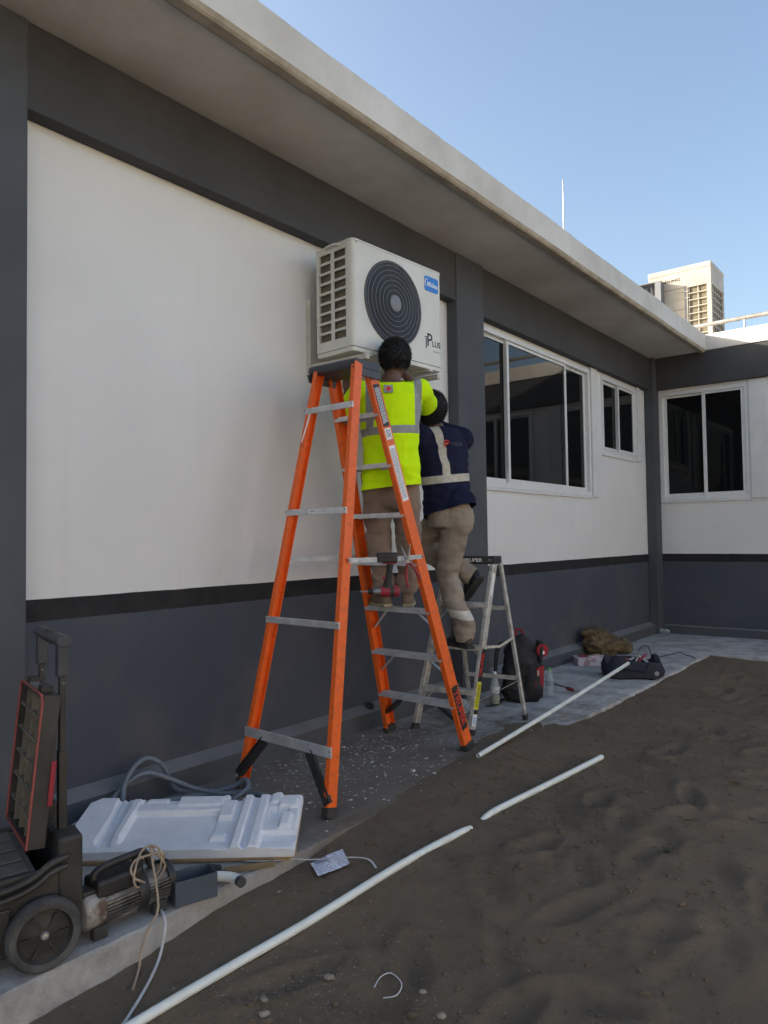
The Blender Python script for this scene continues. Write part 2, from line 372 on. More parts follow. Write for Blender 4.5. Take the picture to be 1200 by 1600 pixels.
def ruffle(me, amp, sc3, seed=0, fn=None):
    n = len(me.vertices); me.update(); co = np.empty(n * 3); no = np.empty(n * 3)
    me.vertices.foreach_get('co', co); me.vertices.foreach_get('normal', no); co = co.reshape(-1, 3); no = no.reshape(-1, 3)
    for i in range(n):
        c = co[i]; p = V((c[0] * sc3[0] + seed, c[1] * sc3[1], c[2] * sc3[2]))
        a = amp * (fn(V(c)) if fn else 1.0)
        co[i] = c + no[i] * a * (noise.noise(p) + .5 * noise.noise(p * 2.1))
    me.vertices.foreach_set('co', co.ravel()); me.update()
    return me
def bisect(me, cuts):
    """clean cuts: (point, outward normal, centre, reach) removes what lies beyond the plane near centre"""
    bm = bmesh.new(); bm.from_mesh(me)
    for (p, n_, c, reach) in cuts:
        vs = {v for v in bm.verts if c is None or (v.co - V(c)).length < reach}
        fs = [f for f in bm.faces if all(v in vs for v in f.verts)]; es = {e for f in fs for e in f.edges}; ve = {v for f in fs for v in f.verts}
        bmesh.ops.bisect_plane(bm, geom=list(ve) + list(es) + fs, plane_co=p, plane_no=n_, clear_outer=True, dist=1e-5)
    bm.to_mesh(me); bm.free(); return me

# ================================================================== SETTING
YC = 9.965
# ---- ground: one graded sheet of sand out to the horizon
def dents():
    r = random.Random(3); out = []
    for i in range(260):
        x = r.uniform(1.5, 5.5); y = r.uniform(1.2, 8.6); out.append((x, y, r.uniform(0, 6.3), r.uniform(.10, .16), r.uniform(.04, .06), r.uniform(.012, .032)))
    return out
def ground():
    def axis(lo, hi, st, far):
        a = list(np.arange(lo, hi, st)); d = st; p = a[-1]
        while p < far: d *= 1.35; p += d; a.append(p)
        d = st; p = a[0]
        while p > -far: d *= 1.35; p -= d; a.insert(0, p)
        return np.array(a)
    xs = axis(.35, 4.6, .024, 600); ys = axis(.6, 8.7, .03, 600)
    X, Y = np.meshgrid(xs, ys, indexing='ij')
    base = np.interp(Y, [0, 1.0, 1.6, 2.1, 2.6, 4.6, 5.4, 8.3], [-.13, -.125, -.09, -.05, -.016, -.012, -.022, -.026])
    Z = base.copy()
    out = np.clip((X - 1.1) / .5, 0, 1); Z = Z * (1 - .15 * out) - .02 * out
    # sand drifted over the pavement edge beside the ladder
    drift = np.exp(-((X - 1.14) / .30) ** 2) * np.interp(Y, [2.1, 2.7, 3.4, 4.3, 5.2], [0, .5, 1, .9, 0])
    Z += .030 * drift
    DX = np.array(dents())
    near = (X > .2) & (X < 6) & (Y > 0) & (Y < 9)
    def vn(fx, fy, amp, s):
        r = np.zeros_like(X); idx = np.argwhere(near)
        for i, j in idx: r[i, j] = noise.noise(V((X[i, j] * fx + s, Y[i, j] * fy, s)))
        return r * amp
    Z += vn(1.3, 1.3, .016, 1.7) + vn(5, 5, .011, 9.2) * np.clip(.4 + out, 0, 1)
    for (x, y, a, l, wd, dp) in DX:
        ix = np.searchsorted(xs, [x - .3, x + .3]); iy = np.searchsorted(ys, [y - .3, y + .3])
        sx = X[ix[0]:ix[1], iy[0]:iy[1]] - x; sy = Y[ix[0]:ix[1], iy[0]:iy[1]] - y
        u = sx * math.cos(a) + sy * math.sin(a); v = -sx * math.sin(a) + sy * math.cos(a)
        q = (u / l) ** 2 + (v / wd) ** 2
        Z[ix[0]:ix[1], iy[0]:iy[1]] += -dp * np.exp(-q * 1.2) + .45 * dp * np.exp(-((np.sqrt(q) - 1.55) / .35) ** 2)
    Z = np.where((X < .9) & (Z > -.03) & (drift < .15), -.03, Z)
    global GX, GY, GZ
    GX, GY, GZ = xs, ys, Z
    nx, ny = X.shape
    v = np.stack([X, Y, Z], -1).reshape(-1, 3)
    i = np.arange(nx * ny).reshape(nx, ny)
    f = np.stack([i[:-1, :-1], i[1:, :-1], i[1:, 1:], i[:-1, 1:]], -1).reshape(-1, 4)
    me = bpy.data.meshes.new('ground'); me.from_pydata(v.tolist(), [], f.tolist())
    for p in me.polygons: p.use_smooth = True
    tag(link('ground', me, 'ground'), kind='structure', label='trampled brown sand of the courtyard with footprints')
ground()
def gz(x, y):
    i = min(max(np.searchsorted(GX, x), 1), len(GX) - 1); j = min(max(np.searchsorted(GY, y), 1), len(GY) - 1)
    a = (x - GX[i - 1]) / (GX[i] - GX[i - 1]); b = (y - GY[j - 1]) / (GY[j] - GY[j - 1])
    return float((GZ[i - 1, j - 1] * (1 - a) + GZ[i, j - 1] * a) * (1 - b) + (GZ[i - 1, j] * (1 - a) + GZ[i, j] * a) * b)

# ---- pavement: concrete strip along both wings, edge slightly wavy and chipped
def pavement():
    mb = MB()
    ys = np.concatenate([np.arange(-7, .4, .25), np.arange(.4, 8.46, .03)])
    def ex(y): return 1.105 - .02 * math.sin(y * .9) + .016 * noise.noise(V((y * 2.5, 0, 3))) + .012 * noise.noise(V((y * 14, 0, 5)))
    rows = []
    for y in ys:
        e = ex(y); c = .006 + .010 * max(0, noise.noise(V((y * 9, 2, 1))))
        rows.append([(-.05, y, 0), (.5, y, 0), (e - .12, y, 0), (e - .10, y, -.002), (e - .03 - c, y, -.002), (e - c, y, -.004), (e, y, -.004 - c), (e + .004 + .006 * noise.noise(V((y * 7, 5, 1))), y, -.06), (e + .008, y, -.25)])
    n = len(rows[0]); vs = [p for r in rows for p in r]
    mb.add(vs, [(i * n + k, i * n + k + 1, (i + 1) * n + k + 1, (i + 1) * n + k) for i in range(len(rows) - 1) for k in range(n - 1)])
    xs = np.concatenate([np.arange(-.05, 3.2, .04), np.arange(3.2, 9.2, .3)]); rows = []
    for x in xs:
        e = 8.475 + .012 * noise.noise(V((x * 3, 8, 3))) + .008 * noise.noise(V((x * 15, 0, 5)))
        c = .008
        rows.append([(x, e + .006, -.25), (x, e, -.012), (x, e + c, -.0015), (x, e + .14, -.0015), (x, YC + .1, -.0015)])
    n = 5; vs = [p for r in rows for p in r]
    mb.add(vs, [(i * n + k, i * n + k + 1, (i + 1) * n + k + 1, (i + 1) * n + k) for i in range(len(rows) - 1) for k in range(n - 1)])
    o = mb.build('pavement', 'slab', fix=False)
    for p in o.data.polygons: p.use_smooth = False
    bm = bmesh.new(); bm.from_mesh(o.data); bmesh.ops.recalc_face_normals(bm, faces=bm.faces)
    up = sum(f.normal.z for f in bm.faces)
    if up < 0: bmesh.ops.reverse_faces(bm, faces=bm.faces)
    bm.to_mesh(o.data); bm.free()
    tag(o, kind='structure', label='narrow grey concrete pavement dusted with plaster along the walls')
pavement()

# ---- the building: left wing (plane x = 0) and end wing (plane y = YC), one structure
B = thing('school_building', (0, 5, 0), 'single-storey white building with charcoal columns, slate dado and flat overhanging roof', 'building')
def wall(name, y0, y1, z1, holes, T, parent):
    """wall of thickness .2 in local (u along, z), cut by rectangular openings; T maps (u, depth, z)"""
    us = sorted({y0, y1, *[h[0] for h in holes], *[h[1] for h in holes]}); zs = sorted({-.2, z1, *[h[2] for h in holes], *[h[3] for h in holes]})
    mb = MB(T)
    for j in range(len(zs) - 1):
        for i in range(len(us) - 1):
            cu, cz = (us[i] + us[i + 1]) / 2, (zs[j] + zs[j + 1]) / 2
            if any(h[0] < cu < h[1] and h[2] < cz < h[3] for h in holes): continue
            mb.bb((us[i], -.2, zs[j]), (us[i + 1], 0, zs[j + 1]))
    return mb.build(name, 'wall', parent)
TM = fr((0, 0, 0), (0, 1, 0), (1, 0, 0)); TM = Matrix(((0, 1, 0, 0), (1, 0, 0, 0), (0, 0, 1, 0), (0, 0, 0, 1)))      # u->y, depth->x
TE = Matrix(((1, 0, 0, 0), (0, -1, 0, YC), (0, 0, 1, 0), (0, 0, 0, 1)))                                                # u->x, depth->-y
SILL, HEAD = 1.745, 3.19
wins_m = [(5.47, 7.95, SILL, HEAD), (8.30, 9.44, 2.262, HEAD)]
wins_e = [(.10, 1.235, SILL, HEAD), (1.70, 2.95, SILL, HEAD), (3.55, 5.4, SILL, HEAD)]
wall('main_wall', -7, YC + .2, 3.62, wins_m, TM, B)
wall('end_wall', .002, 9.0, 3.62, wins_e, TE, B)
# rear box so that the wings have depth
mb = MB(); mb.bb((-6.0, -7, -.2), (-5.8, 16, 3.62)); mb.bb((-5.8, -7, -.2), (-.2, -6.8, 3.62)); mb.bb((8.8, YC + .2, -.2), (9, 16, 3.62)); mb.bb((-5.8, 15.8, -.2), (8.8, 16, 3.62)); mb.build('rear_wall', 'roof', B)
# beams
mb = MB(); mb.bb((.0005, -7, 3.243), (.095, 5.035, 3.645)); mb.bb((.0005, 5.465, 3.215), (.085, YC - .19, 3.645)); mb.build('beam', 'dark_trim', B, bevel=.006)
mb = MB(); mb.bb((.13, YC - .07, 3.225), (9, YC - .0005, 3.654)); mb.build('beam', 'dark_trim', B, bevel=.006)
# columns
for (a, b, d, w0) in ((1.13, 1.532, .105, 0), (5.035, 5.465, .105, 0)):
    MB().bb((.0006, a, -.2), (d, b, 3.646)).build('column', 'column', B, bevel=.01)
mb = MB(); mb.bb((.0007, YC - .2, -.2), (.13, YC - .0007, 3.647)); mb.build('column', 'column', B, bevel=.01)
MB().bb((3.05, YC - .11, -.2), (3.45, YC - .0007, 3.64)).build('column', 'column', B, bevel=.01)
# skirting: dark face with a sloping dusty ledge on top, coloured lighter as if skylit
mb = MB()
def skirt(p, q, T, d, h0, h1):
    mb.add([T @ V(v) for v in ((p, .0005, -.1), (p, d, -.1), (p, d, h0), (p, .0005, h1), (q, .0005, -.1), (q, d, -.1), (q, d, h0), (q, .0005, h1))], [(0, 1, 2, 3), (7, 6, 5, 4), (1, 5, 6, 2), (2, 6, 7, 3), (0, 4, 5, 1), (0, 3, 7, 4)])
for (p, q) in ((-7, 1.128), (1.534, 5.033), (5.467, YC - .202)): skirt(p, q, TM, .08, .112, .155)
for (p, q) in ((.132, 3.048), (3.452, 9)): skirt(p, q, TE, .045, .10, .115)
sk = mb.build('skirting', 'column', B, bevel=.004)
sk.data.materials.append(M['skirt'])
for p in sk.data.polygons:
    if p.normal.z > .6: p.material_index = 1
# roof slabs: the left wing overhangs, the end wing only has a shallow fascia
def roof():
    mb = MB(); ys = np.concatenate([np.arange(-7.6, 1, .5), np.arange(1, YC - .09, .12), [YC - .085]])
    rows = []
    for y in ys:
        wv = .006 * noise.noise(V((y * 1.2, 0, 7))) + .003 * noise.noise(V((y * 6, 3, 7)))
        rows.append([(-6.3, y, 3.648), (.66, y, 3.648), (.665, y, 3.652), (.68, y, 3.652), (.69, y, 3.632 + wv * .5), (.745 + wv, y, 3.627 + wv * .5), (.757 + wv, y, 3.637), (.768 + wv, y, 3.66), (.775 + wv, y, 3.845 + wv), (.765 + wv, y, 3.858 + wv), (.60, y, 3.864), (-6.3, y, 3.87)])
    n = len(rows[0]); vs = [p for r in rows for p in r]; L = len(rows)
    mb.add(vs, [(i * n + k, i * n + (k + 1) % n, (i + 1) * n + (k + 1) % n, (i + 1) * n + k) for i in range(L - 1) for k in range(n)] + [tuple(range(n)), tuple(range((L - 1) * n, L * n))])
    o = mb.build('roof_slab', 'roof', B)
    # weathered drip edge strip
    o.data.materials.append(M['drip'])
    for p in o.data.polygons:
        c = p.center
        if c.z < 3.66 and c.x > .67: p.material_index = 1
    mb = MB(); mb.bb((-6.3, YC - .0845, 3.655), (9.3, 16.3, 3.862)); 
    mb.build('roof_slab', 'roof', B, bevel=.008)
    mb = MB(); mb.bb((.80, YC + .10, 3.8665), (9.3, YC + .22, 3.905)); mb.build('parapet_coping', 'drip', B, bevel=.006)
roof()

# windows
def window(T, u0, u1, z0, z1, muls, parent, depth=-.055, jamb=None):
    """sliding window: outer frame, sashes and one pane for each light"""
    f = MB(T); t = .05
    d0, d1 = depth - .03, depth + .065
    f.bb((u0, d0, z0), (u1, d1, z0 + t)); f.bb((u0, d0, z1 - t), (u1, d1, z1)); f.bb((u0, d0, z0 + t), (u0 + t, d1, z1 - t)); f.bb((u1 - t, d0, z0 + t), (u1, d1, z1 - t))
    wo = f.build('window', 'alu_white', parent, bevel=.003)
    ed = [u0 + t] + muls + [u1 - t]
    for i in range(len(ed) - 1):
        a, b = ed[i], ed[i + 1]; off = depth + (.028 if i % 2 else .0); ov = .022
        a2 = a - (ov if i > 0 else 0); b2 = b + (ov if i < len(ed) - 2 else 0); sw = .042; zz0, zz1 = z0 + t, z1 - t
        s = MB(T)
        s.bb((a2, off, zz0), (b2, off + .024, zz0 + sw)); s.bb((a2, off, zz1 - sw * .7), (b2, off + .024, zz1)); s.bb((a2, off, zz0 + sw), (a2 + sw, off + .024, zz1 - sw * .7)); s.bb((b2 - sw, off, zz0 + sw), (b2, off + .024, zz1 - sw * .7))
        s.build('sash', 'alu_white', wo, bevel=.002)
        MB(T).bb((a2 + sw - .004, off + .009, zz0 + sw - .004), (b2 - sw + .004, off + .014, zz1 - sw * .7 + .004)).build('pane', 'glass', wo)
        if i == 0:
            MB(T).bb((b2 - .035, off + .0245, (z0 + z1) / 2 - .62), (b2 - .012, off + .036, (z0 + z1) / 2 - .54)).build('latch', 'grey_print', wo)
    return wo
window(TM, 5.47, 7.95, SILL, HEAD, [6.07, 7.33], B)
window(TM, 8.30, 9.44, 2.262, HEAD, [8.86], B)
window(TE, .132, 1.235, SILL, HEAD, [.70], B)
window(TE, 1.70, 2.95, SILL, HEAD, [2.3], B)
window(TE, 3.55, 5.4, SILL, HEAD, [4.4], B)
# plaster jambs beside the windows
for (T, a, b, z0) in ((TM, 7.953, 8.13, 1.735), (TM, 9.443, 9.53, 2.25), (TE, 1.238, 1.45, SILL - .01)):
    MB(T).bb((a, .0007, z0), (b, .028, 3.214)).build('jamb', 'jamb', B, bevel=.004)
MB(TM).bb((5.47, .0007, SILL - .03), (7.95, .022, SILL - .002)).build('sill', 'jamb', B, bevel=.004)
MB(TM).bb((8.28, .0007, 2.236), (9.44, .022, 2.26)).build('sill', 'jamb', B, bevel=.004)
MB(TE).bb((.132, .0007, SILL - .03), (1.235, .022, SILL - .002)).build('sill', 'jamb', B, bevel=.004)
# dark rooms behind the panes
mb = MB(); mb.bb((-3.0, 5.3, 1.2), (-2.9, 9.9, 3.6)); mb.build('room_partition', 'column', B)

# unseen building added across the courtyard to bounce sunlight into the shade
O_ = thing('bounce_building', (10.5, 2, 0), 'unseen single-storey cream building added across the courtyard to bounce sunlight', 'building')
MB().bb((10.5, -12, -.2), (15, 9.5, 3.6)).build('wall', 'cream', O_)
MB().bb((10.0, -12.5, 3.6), (15.5, 9.7, 3.85)).build('roof', 'roof', O_)
for k in range(5):
    y = -10.5 + 4.1 * k
    f = MB().bb((10.46, y, 1.7), (10.5, y + 2.2, 3.1)).build('window', 'alu_white', O_); MB().bb((10.45, y + .08, 1.78), (10.458, y + 2.12, 3.02)).build('pane', 'glass', f)
# roof pipe on short posts
P = thing('roof_pipe', (1.0, YC + .16, 3.905), 'galvanised pipe on short posts along the end roof edge', 'pipe')
MB().tube([(.50, YC + .17, 4.05), (1.5, YC + .17, 4.055), (2.6, YC + .17, 4.06), (5, YC + .17, 4.07)], .027, 12).build('pipe', 'galv', P, smooth=True)
for x in (1.18, 2.3, 3.3, 4.3):
    MB().tube([(x, YC + .17, 3.903), (x, YC + .17, 4.05)], .012, 8).build('post', 'galv', P)
# lightning rod
R_ = thing('lightning_rod', (-1.0, 9.6, 3.868), 'thin upright lightning rod standing on the left roof', 'rod')
MB().tube([(-1, 9.6, 3.868), (-1, 9.6, 5.3), (-1, 9.6, 6.30)], [.012, .009, .0065], 8).build('mast', 'galv', R_)
MB().tube([(-1, 9.6, 6.3), (-1, 9.6, 6.36)], [.009, .002], 8).build('tip', 'steel', R_)
MB().lathe([(.07, 0), (.07, .01), (.025, .02), (.02, .08)], 12, Matrix.Translation((-1, 9.6, 3.868))).build('base', 'galv', R_)

# ---- rooftop condenser
def rooftop_ac():
    x0, x1, y0, y1, z0, z1 = -.465, .455, 11.5, 12.24, 3.95, 5.38
    A = thing('rooftop_condenser', ((x0 + x1) / 2, (y0 + y1) / 2, 3.867), 'tall beige condenser cabinet with grilles standing on the far roof', 'air conditioner')
    mb = MB(); cx0 = x1 - .34
    mb.bb((x0, y0 + .004, z0), (cx0, y1, z1 - .08)); mb.bb((cx0, y0 + .05, z0), (x1 - .05, y1 - .05, z1 - .08))
    mb.bb((cx0, y0 + .004, z1 - .33), (x1, y1, z1 - .08)); mb.bb((x1 - .055, y0 + .004, z0), (x1, y0 + .06, z1 - .33)); mb.bb((x1 - .055, y1 - .06, z0), (x1, y1, z1 - .33))
    mb.bb((cx0, y0 + .004, z0), (x1, y1, z0 + .06))
    mb.build('cabinet', 'rust', A, bevel=.004)
    MB().bb((x0 - .006, y0 - .004, z1 - .079), (x1 + .006, y1 + .006, z1)).build('top_cover', 'rust', A, bevel=.01)
    for (a, b) in ((x0 + .02, x0 + .12), (x1 - .12, x1 - .02)): MB().bb((a, y0 + .05, 3.867), (b, y1 - .05, z0)).build('foot', 'galv', A)
    # coil and grille bars at the front and on the right side
    MB().bb((cx0 + .02, y0 + .035, z0 + .06), (x1 - .056, y0 + .049, z1 - .34)).build('coil', 'coil', A)
    MB().bb((x1 - .049, y0 + .07, z0 + .06), (x1 - .035, y1 - .07, z1 - .34)).build('coil', 'coil', A)
    g = MB(); zz0, zz1 = z0 + .06, z1 - .33; nz = 10
    for k in range(nz + 1): z = zz0 + (zz1 - zz0) * k / nz; g.bb((cx0 + .012, y0 + .002, z - .006), (x1 - .056, y0 + .014, z + .006))
    for k in range(3): x = cx0 + .018 + (x1 - .062 - cx0 - .018) * k / 2; g.bb((x - .006, y0 + .015, zz0), (x + .006, y0 + .024, zz1))
    g.build('front_grille', 'rust', A)
    g = MB()
    for k in range(nz + 1): z = zz0 + (zz1 - zz0) * k / nz; g.bb((x1 - .014, y0 + .061, z - .006), (x1 - .002, y1 - .061, z + .006))
    for k in range(6): y = y0 + .07 + (y1 - y0 - .14) * k / 5; g.bb((x1 - .024, y - .006, zz0), (x1 - .0145, y + .006, zz1))
    g.build('side_grille', 'rust', A)
    # panel seams, handle recess, conduits
    for z in (z1 - .33, z1 - .66, z1 - .9): MB().bb((x0 + .01, y0 + .0005, z), (cx0 - .05, y0 + .0042, z + .006)).build('panel_seam', 'coil', A)
    MB().bb((cx0 - .045, y0 + .0005, z0), (cx0 - .015, y0 + .0042, z1 - .30)).build('panel_seam', 'elec', A)
    h = MB(); h.bb((x0 + .42, y0 - .006, z1 - .50), (x0 + .60, y0 + .003, z1 - .49)); h.bb((x0 + .42, y0 - .006, z1 - .40), (x0 + .60, y0 + .003, z1 - .39)); h.build('handle', 'rust', A)
    T = fr((x0 + .30, y0 + .001, z1 - .19), (1, 0, 0), (0, 0, 1)); text('SAMSUNG', .062, 'black_print', T, A, sx=1.25, bold=.001)
    T = fr((x0 + .33, y0 + .001, z1 - .80), (1, 0, 0), (0, 0, 1)); fine_print(T, .26, .03, 1, 'grey_print', A)
    MB().bb((x0 + .27, y0 - .001, z1 - .98), (x0 + .36, y0 + .003, z1 - .92)).build('rating_label', 'white_print', A)
    # open grey electric box fixed at the left of the front
    E_ = MB(); ex0, ex1, ez0, ez1, ey = x0 - .10, x0 + .235, 4.55, 5.19, y0 - .16
    E_.bb((ex0, y0 - .01, ez0), (ex1, y0 + .002, ez1)); E_.bb((ex0, ey, ez0), (ex0 + .01, y0 - .01, ez1)); E_.bb((ex1 - .09, ey, ez0), (ex1, y0 - .01, ez1)); E_.bb((ex0 + .01, ey, ez1 - .012), (ex1 - .09, y0 - .01, ez1))
    e = E_.build('electric_box', 'elec', A)
    MB().bb((ex0 + .08, y0 - .05, 4.68), (ex0 + .17, y0 - .0105, 4.86)).build('breaker', 'pump_alu', e)
    for k in range(5): MB().tube([(ex0 + .04 + k * .035, y0 - .02, 4.9), (ex0 + .05 + k * .035, y0 - .03, 5.0), (ex0 + .04 + k * .035, y0 - .02, 5.16)], .005, 6).build('wire', 'cable_white' if k % 2 else 'black_plastic', e)
rooftop_ac()

# ================================================================== THINGS
def lerp(a, b, t): return V(a) * (1 - t) + V(b) * t
def chan(web, fl, t=.004):
    """C-channel profile: x along the web, y = flange direction"""
    a = web / 2
    return [(-a, 0), (a, 0), (a, fl), (a - t, fl), (a - t, t), (-a + t, t), (-a + t, fl), (-a, fl)]

# ---- wall-mounted condenser and its brackets
def wall_ac():
    ang = -4.0; o = V((.445, 3.335, 2.475))                     # front-left-bottom corner
    ux = Matrix.Rotation(math.radians(ang), 4, 'Z') @ V((0, 1, 0)); uy = Matrix.Rotation(math.radians(ang), 4, 'Z') @ V((-1, 0, 0))
    F = fr(o, ux, uy)                                            # local x = along front to the right, y = into depth, z up
    A = thing('wall_condenser', o + ux * .45 + uy * .17, 'cream outdoor condenser with round dark fan grille hung under the eave', 'air conditioner')
    Wd, D, H = .875, .325, .655; fc = V((.372, 0, .335)); fr_ = .262
    # cabinet as panels: front panel with a round hole, top, right side, back, base
    n = 48; mb = MB(F); r0 = .012
    def ring(z): return [(fc.x + fr_ * math.cos(2 * math.pi * k / n), z, fc.z + fr_ * math.sin(2 * math.pi * k / n)) for k in range(n)]
    def square(z):
        out = []
        for k in range(n):
            a = 2 * math.pi * k / n; c, s_ = math.cos(a), math.sin(a)
            tx = (Wd - .03 - fc.x) / c if c > 1e-6 else ((fc.x - .03) / -c if c < -1e-6 else 1e9); tz = (H - fc.z) / s_ if s_ > 1e-6 else (fc.z / -s_ if s_ < -1e-6 else 1e9); t = min(tx, tz)
            out.append((fc.x + t * c, z, fc.z + t * s_))
        return out
    vs = ring(0) + square(0) + ring(.03); fs = []
    for k in range(n): q = (k + 1) % n; fs += [(k, q, n + q, n + k), (k, 2 * n + k, 2 * n + q, q)]
    mb.add(vs, fs)
    # corner pieces so that the fan-shaped triangulation reaches the square corners
    for (cx, cz) in ((.03, 0), (Wd - .03, 0), (Wd - .03, H), (.03, H)):
        # add small triangles from corner to nearest two boundary points
        pts = sorted(square(0), key=lambda p: (p[0] - cx) ** 2 + (p[2] - cz) ** 2)
        a = next((p for p in pts if abs(p[0] - cx) < 1e-4), None); b = next((p for p in pts if abs(p[2] - cz) < 1e-4), None)
        if a and b: mb.add([(cx, 0, cz), a, b], [(0, 1, 2)])
    # rounded vertical corners
    for (xc, sgn) in ((.03, -1), (Wd - .03, 1)):
        arc = [(xc + sgn * .03 * math.sin(t), .03 - .03 * math.cos(t)) for t in [math.pi / 2 * i / 6 for i in range(7)]]
        vs = [(x, y, z) for z in (0, H) for x, y in arc]; mb.add(vs, [(i, i + 1, 8 + i, 7 + i) for i in range(6)])
    mb.add([(Wd, .03, 0), (Wd, D, 0), (Wd, D, H), (Wd, .03, H)], [(0, 1, 2, 3)])
    mb.build('cabinet', 'ac_white', A, smooth=True, fix=True)
    top = [(.0, .03), (.009, .009), (.03, 0), (Wd - .03, 0), (Wd - .009, .009), (Wd, .03), (Wd, D), (0, D)]
    MB(F).prism([(a, b) for a, b in [(x + (.004 if x > .4 else -.004), y + (.002 if y > .2 else -.004)) for x, y in top]], .014, Matrix.Translation((0, 0, H - .004))).build('top_cover', 'ac_white', A, bevel=.004)
    MB(F).prism([(x * .994 + .003, y * .99 + .004) for x, y in top], .03, Matrix.Translation((0, 0, -.03))).build('base_pan', 'ac_white', A, bevel=.005)
    MB(F).bb((.02, D - .02, .01), (Wd - .003, D - .012, H - .01)).build('back_panel', 'ac_white', A)
    for x in (.12, Wd - .16): MB(F).bb((x, -.01, -.047), (x + .045, D + .02, -.0305)).build('foot', 'bracket', A, bevel=.003)
    # left side: louvred grille of 2 x 9 openings over the coil
    g = MB(F); th = .008; y0, y1 = .03, D; ncol, nrow = 2, 9
    zz = [.055 + (H - .085) * k / nrow for k in range(nrow + 1)]
    for z in zz: g.bb((-.001, y0 + .03, z - .008), (th, y1 - .02, z + .008))
    for (a, b) in ((y0, y0 + .032), (.165, .193), (y1 - .022, y1)): g.bb((-.0012, a, 0), (th, b, H - .004))
    g.bb((-.0011, y0 + .032, .0), (th, y1 - .022, zz[0] - .006)); g.bb((-.0011, y0 + .032, zz[-1] + .006), (th, y1 - .022, H - .004))
    g.build('side_grille', 'ac_white', A, bevel=.0015, seg=1)
    MB(F).bb((.022, .035, .02), (.034, D - .02, H - .02)).build('coil', 'coil', A)
    h = MB(F); h.tube(spline([(-.002, .10, H - .012), (-.022, .13, H - .006), (-.022, .21, H - .006), (-.002, .24, H - .012)], 4), .007, 8); h.build('handle', 'ac_white', A, smooth=True)
    # fan shroud, blades, hub and wire grille
    C = F @ Matrix.Translation(fc) @ Matrix.Rotation(math.radians(90), 4, 'X')        # local z = out of the front
    sh = MB(C); sh.lathe([(.258, -.02), (.25, -.14), (.06, -.15), (0.0001, -.15)], 40); sh.build('fan_shroud', 'ac_dark', A, smooth=True)
    for k in range(3):
        a0 = k * 2 * math.pi / 3; b = MB(C); vs = []
        for i in range(7):
            r = .055 + .175 * i / 6
            for j in range(6):
                a = a0 + (j / 5) * 1.45 + .25 * i / 6; vs.append((r * math.cos(a), r * math.sin(a), -.105 + .055 * j / 5))
        b.add(vs, [(i * 6 + j, i * 6 + j + 1, i * 6 + j + 7, i * 6 + j + 6) for i in range(6) for j in range(5)]); b.build('fan_blade', 'ac_grille', A, smooth=True)
    gr = MB(C); gl = MB(C)
    prof = lambda r: .016 * (1 - (r / .268) ** 2) + .003
    for i in range(27):
        r = .052 + .0080 * i; (gr if i % 4 else gl).tube([(r * math.cos(2 * math.pi * k / 56), r * math.sin(2 * math.pi * k / 56), prof(r)) for k in range(56)], .0019 if i % 4 else .0024, 4, closed=True)
    for k in range(64):
        a = 2 * math.pi * k / 64; gr.tube([(r * math.cos(a + .5 * (r - .05)), r * math.sin(a + .5 * (r - .05)), prof(r) - .003) for r in (.045, .12, .19, .266)], .0012, 4)
    g_ = tag(gr.build('fan_grille', 'ac_grille', A, fix=False), kind='stuff'); tag(gl.build('grille_rings', 'hub', g_, fix=False), kind='stuff')
    MB(C).lathe([(.256, -.004), (.272, -.004), (.274, .006), (.268, .009), (.258, .006), (.256, -.004)], 56).build('grille_rim', 'ac_grille', A, smooth=True)
    MB(C).lathe([(.05, .008), (.05, .021), (.045, .024), (.0001, .026)], 28).build('grille_hub', 'hub', A, smooth=True)
    # badge and lettering
    def face(x, z, y=-.0008): return F @ fr((x, y, z), (1, 0, 0), (0, 0, 1))
    bd = MB(F); bx0, bx1, bz0, bz1 = .690, .835, .505, .607
    pts = []
    for (cx, cz, a0) in ((bx1 - .015, bz1 - .015, 0), (bx0 + .015, bz1 - .015, 90), (bx0 + .015, bz0 + .015, 180), (bx1 - .015, bz0 + .015, 270)):
        pts += [(cx + .015 * math.cos(math.radians(a0 + q)), cz + .015 * math.sin(math.radians(a0 + q))) for q in (0, 30, 60, 90)]
    n2 = len(pts); bd.add([(a, -.003, b) for a, b in pts] + [(a, .0005, b) for a, b in pts], [tuple(range(n2)), tuple(range(n2, 2 * n2))[::-1]] + [(i, (i + 1) % n2, n2 + (i + 1) % n2, n2 + i) for i in range(n2)])
    b_ = bd.build('badge', 'blue', A)
    text('Midea', .047, 'white_print', face(.772, .553, -.0034), b_, bold=.0008)
    arc = [(.716 + .024 * math.cos(math.radians(t)), -.0036, .560 + .026 * math.sin(math.radians(t))) for t in range(60, 275, 14)]
    MB(F).tube(arc, [.0009 + .0028 * math.sin(math.pi * i / (len(arc) - 1)) for i in range(len(arc))], 5).build('lettering', 'white_print', b_)
    pl = text('P', .125, 'black_print', face(.735, .165), A, bold=.0012); text('LUS', .055, 'black_print', face(.808, .148), A, bold=.001)
    MB(F).bb((.694, -.0018, .108), (.703, -.0005, .18)).build('lettering', 'black_print', A); MB(F).bb((.683, -.0016, .183), (.714, -.0006, .189)).build('lettering', 'black_print', A)
    fine_print(face(.81, .098), .07, .014, 1, 'grey_print', A)
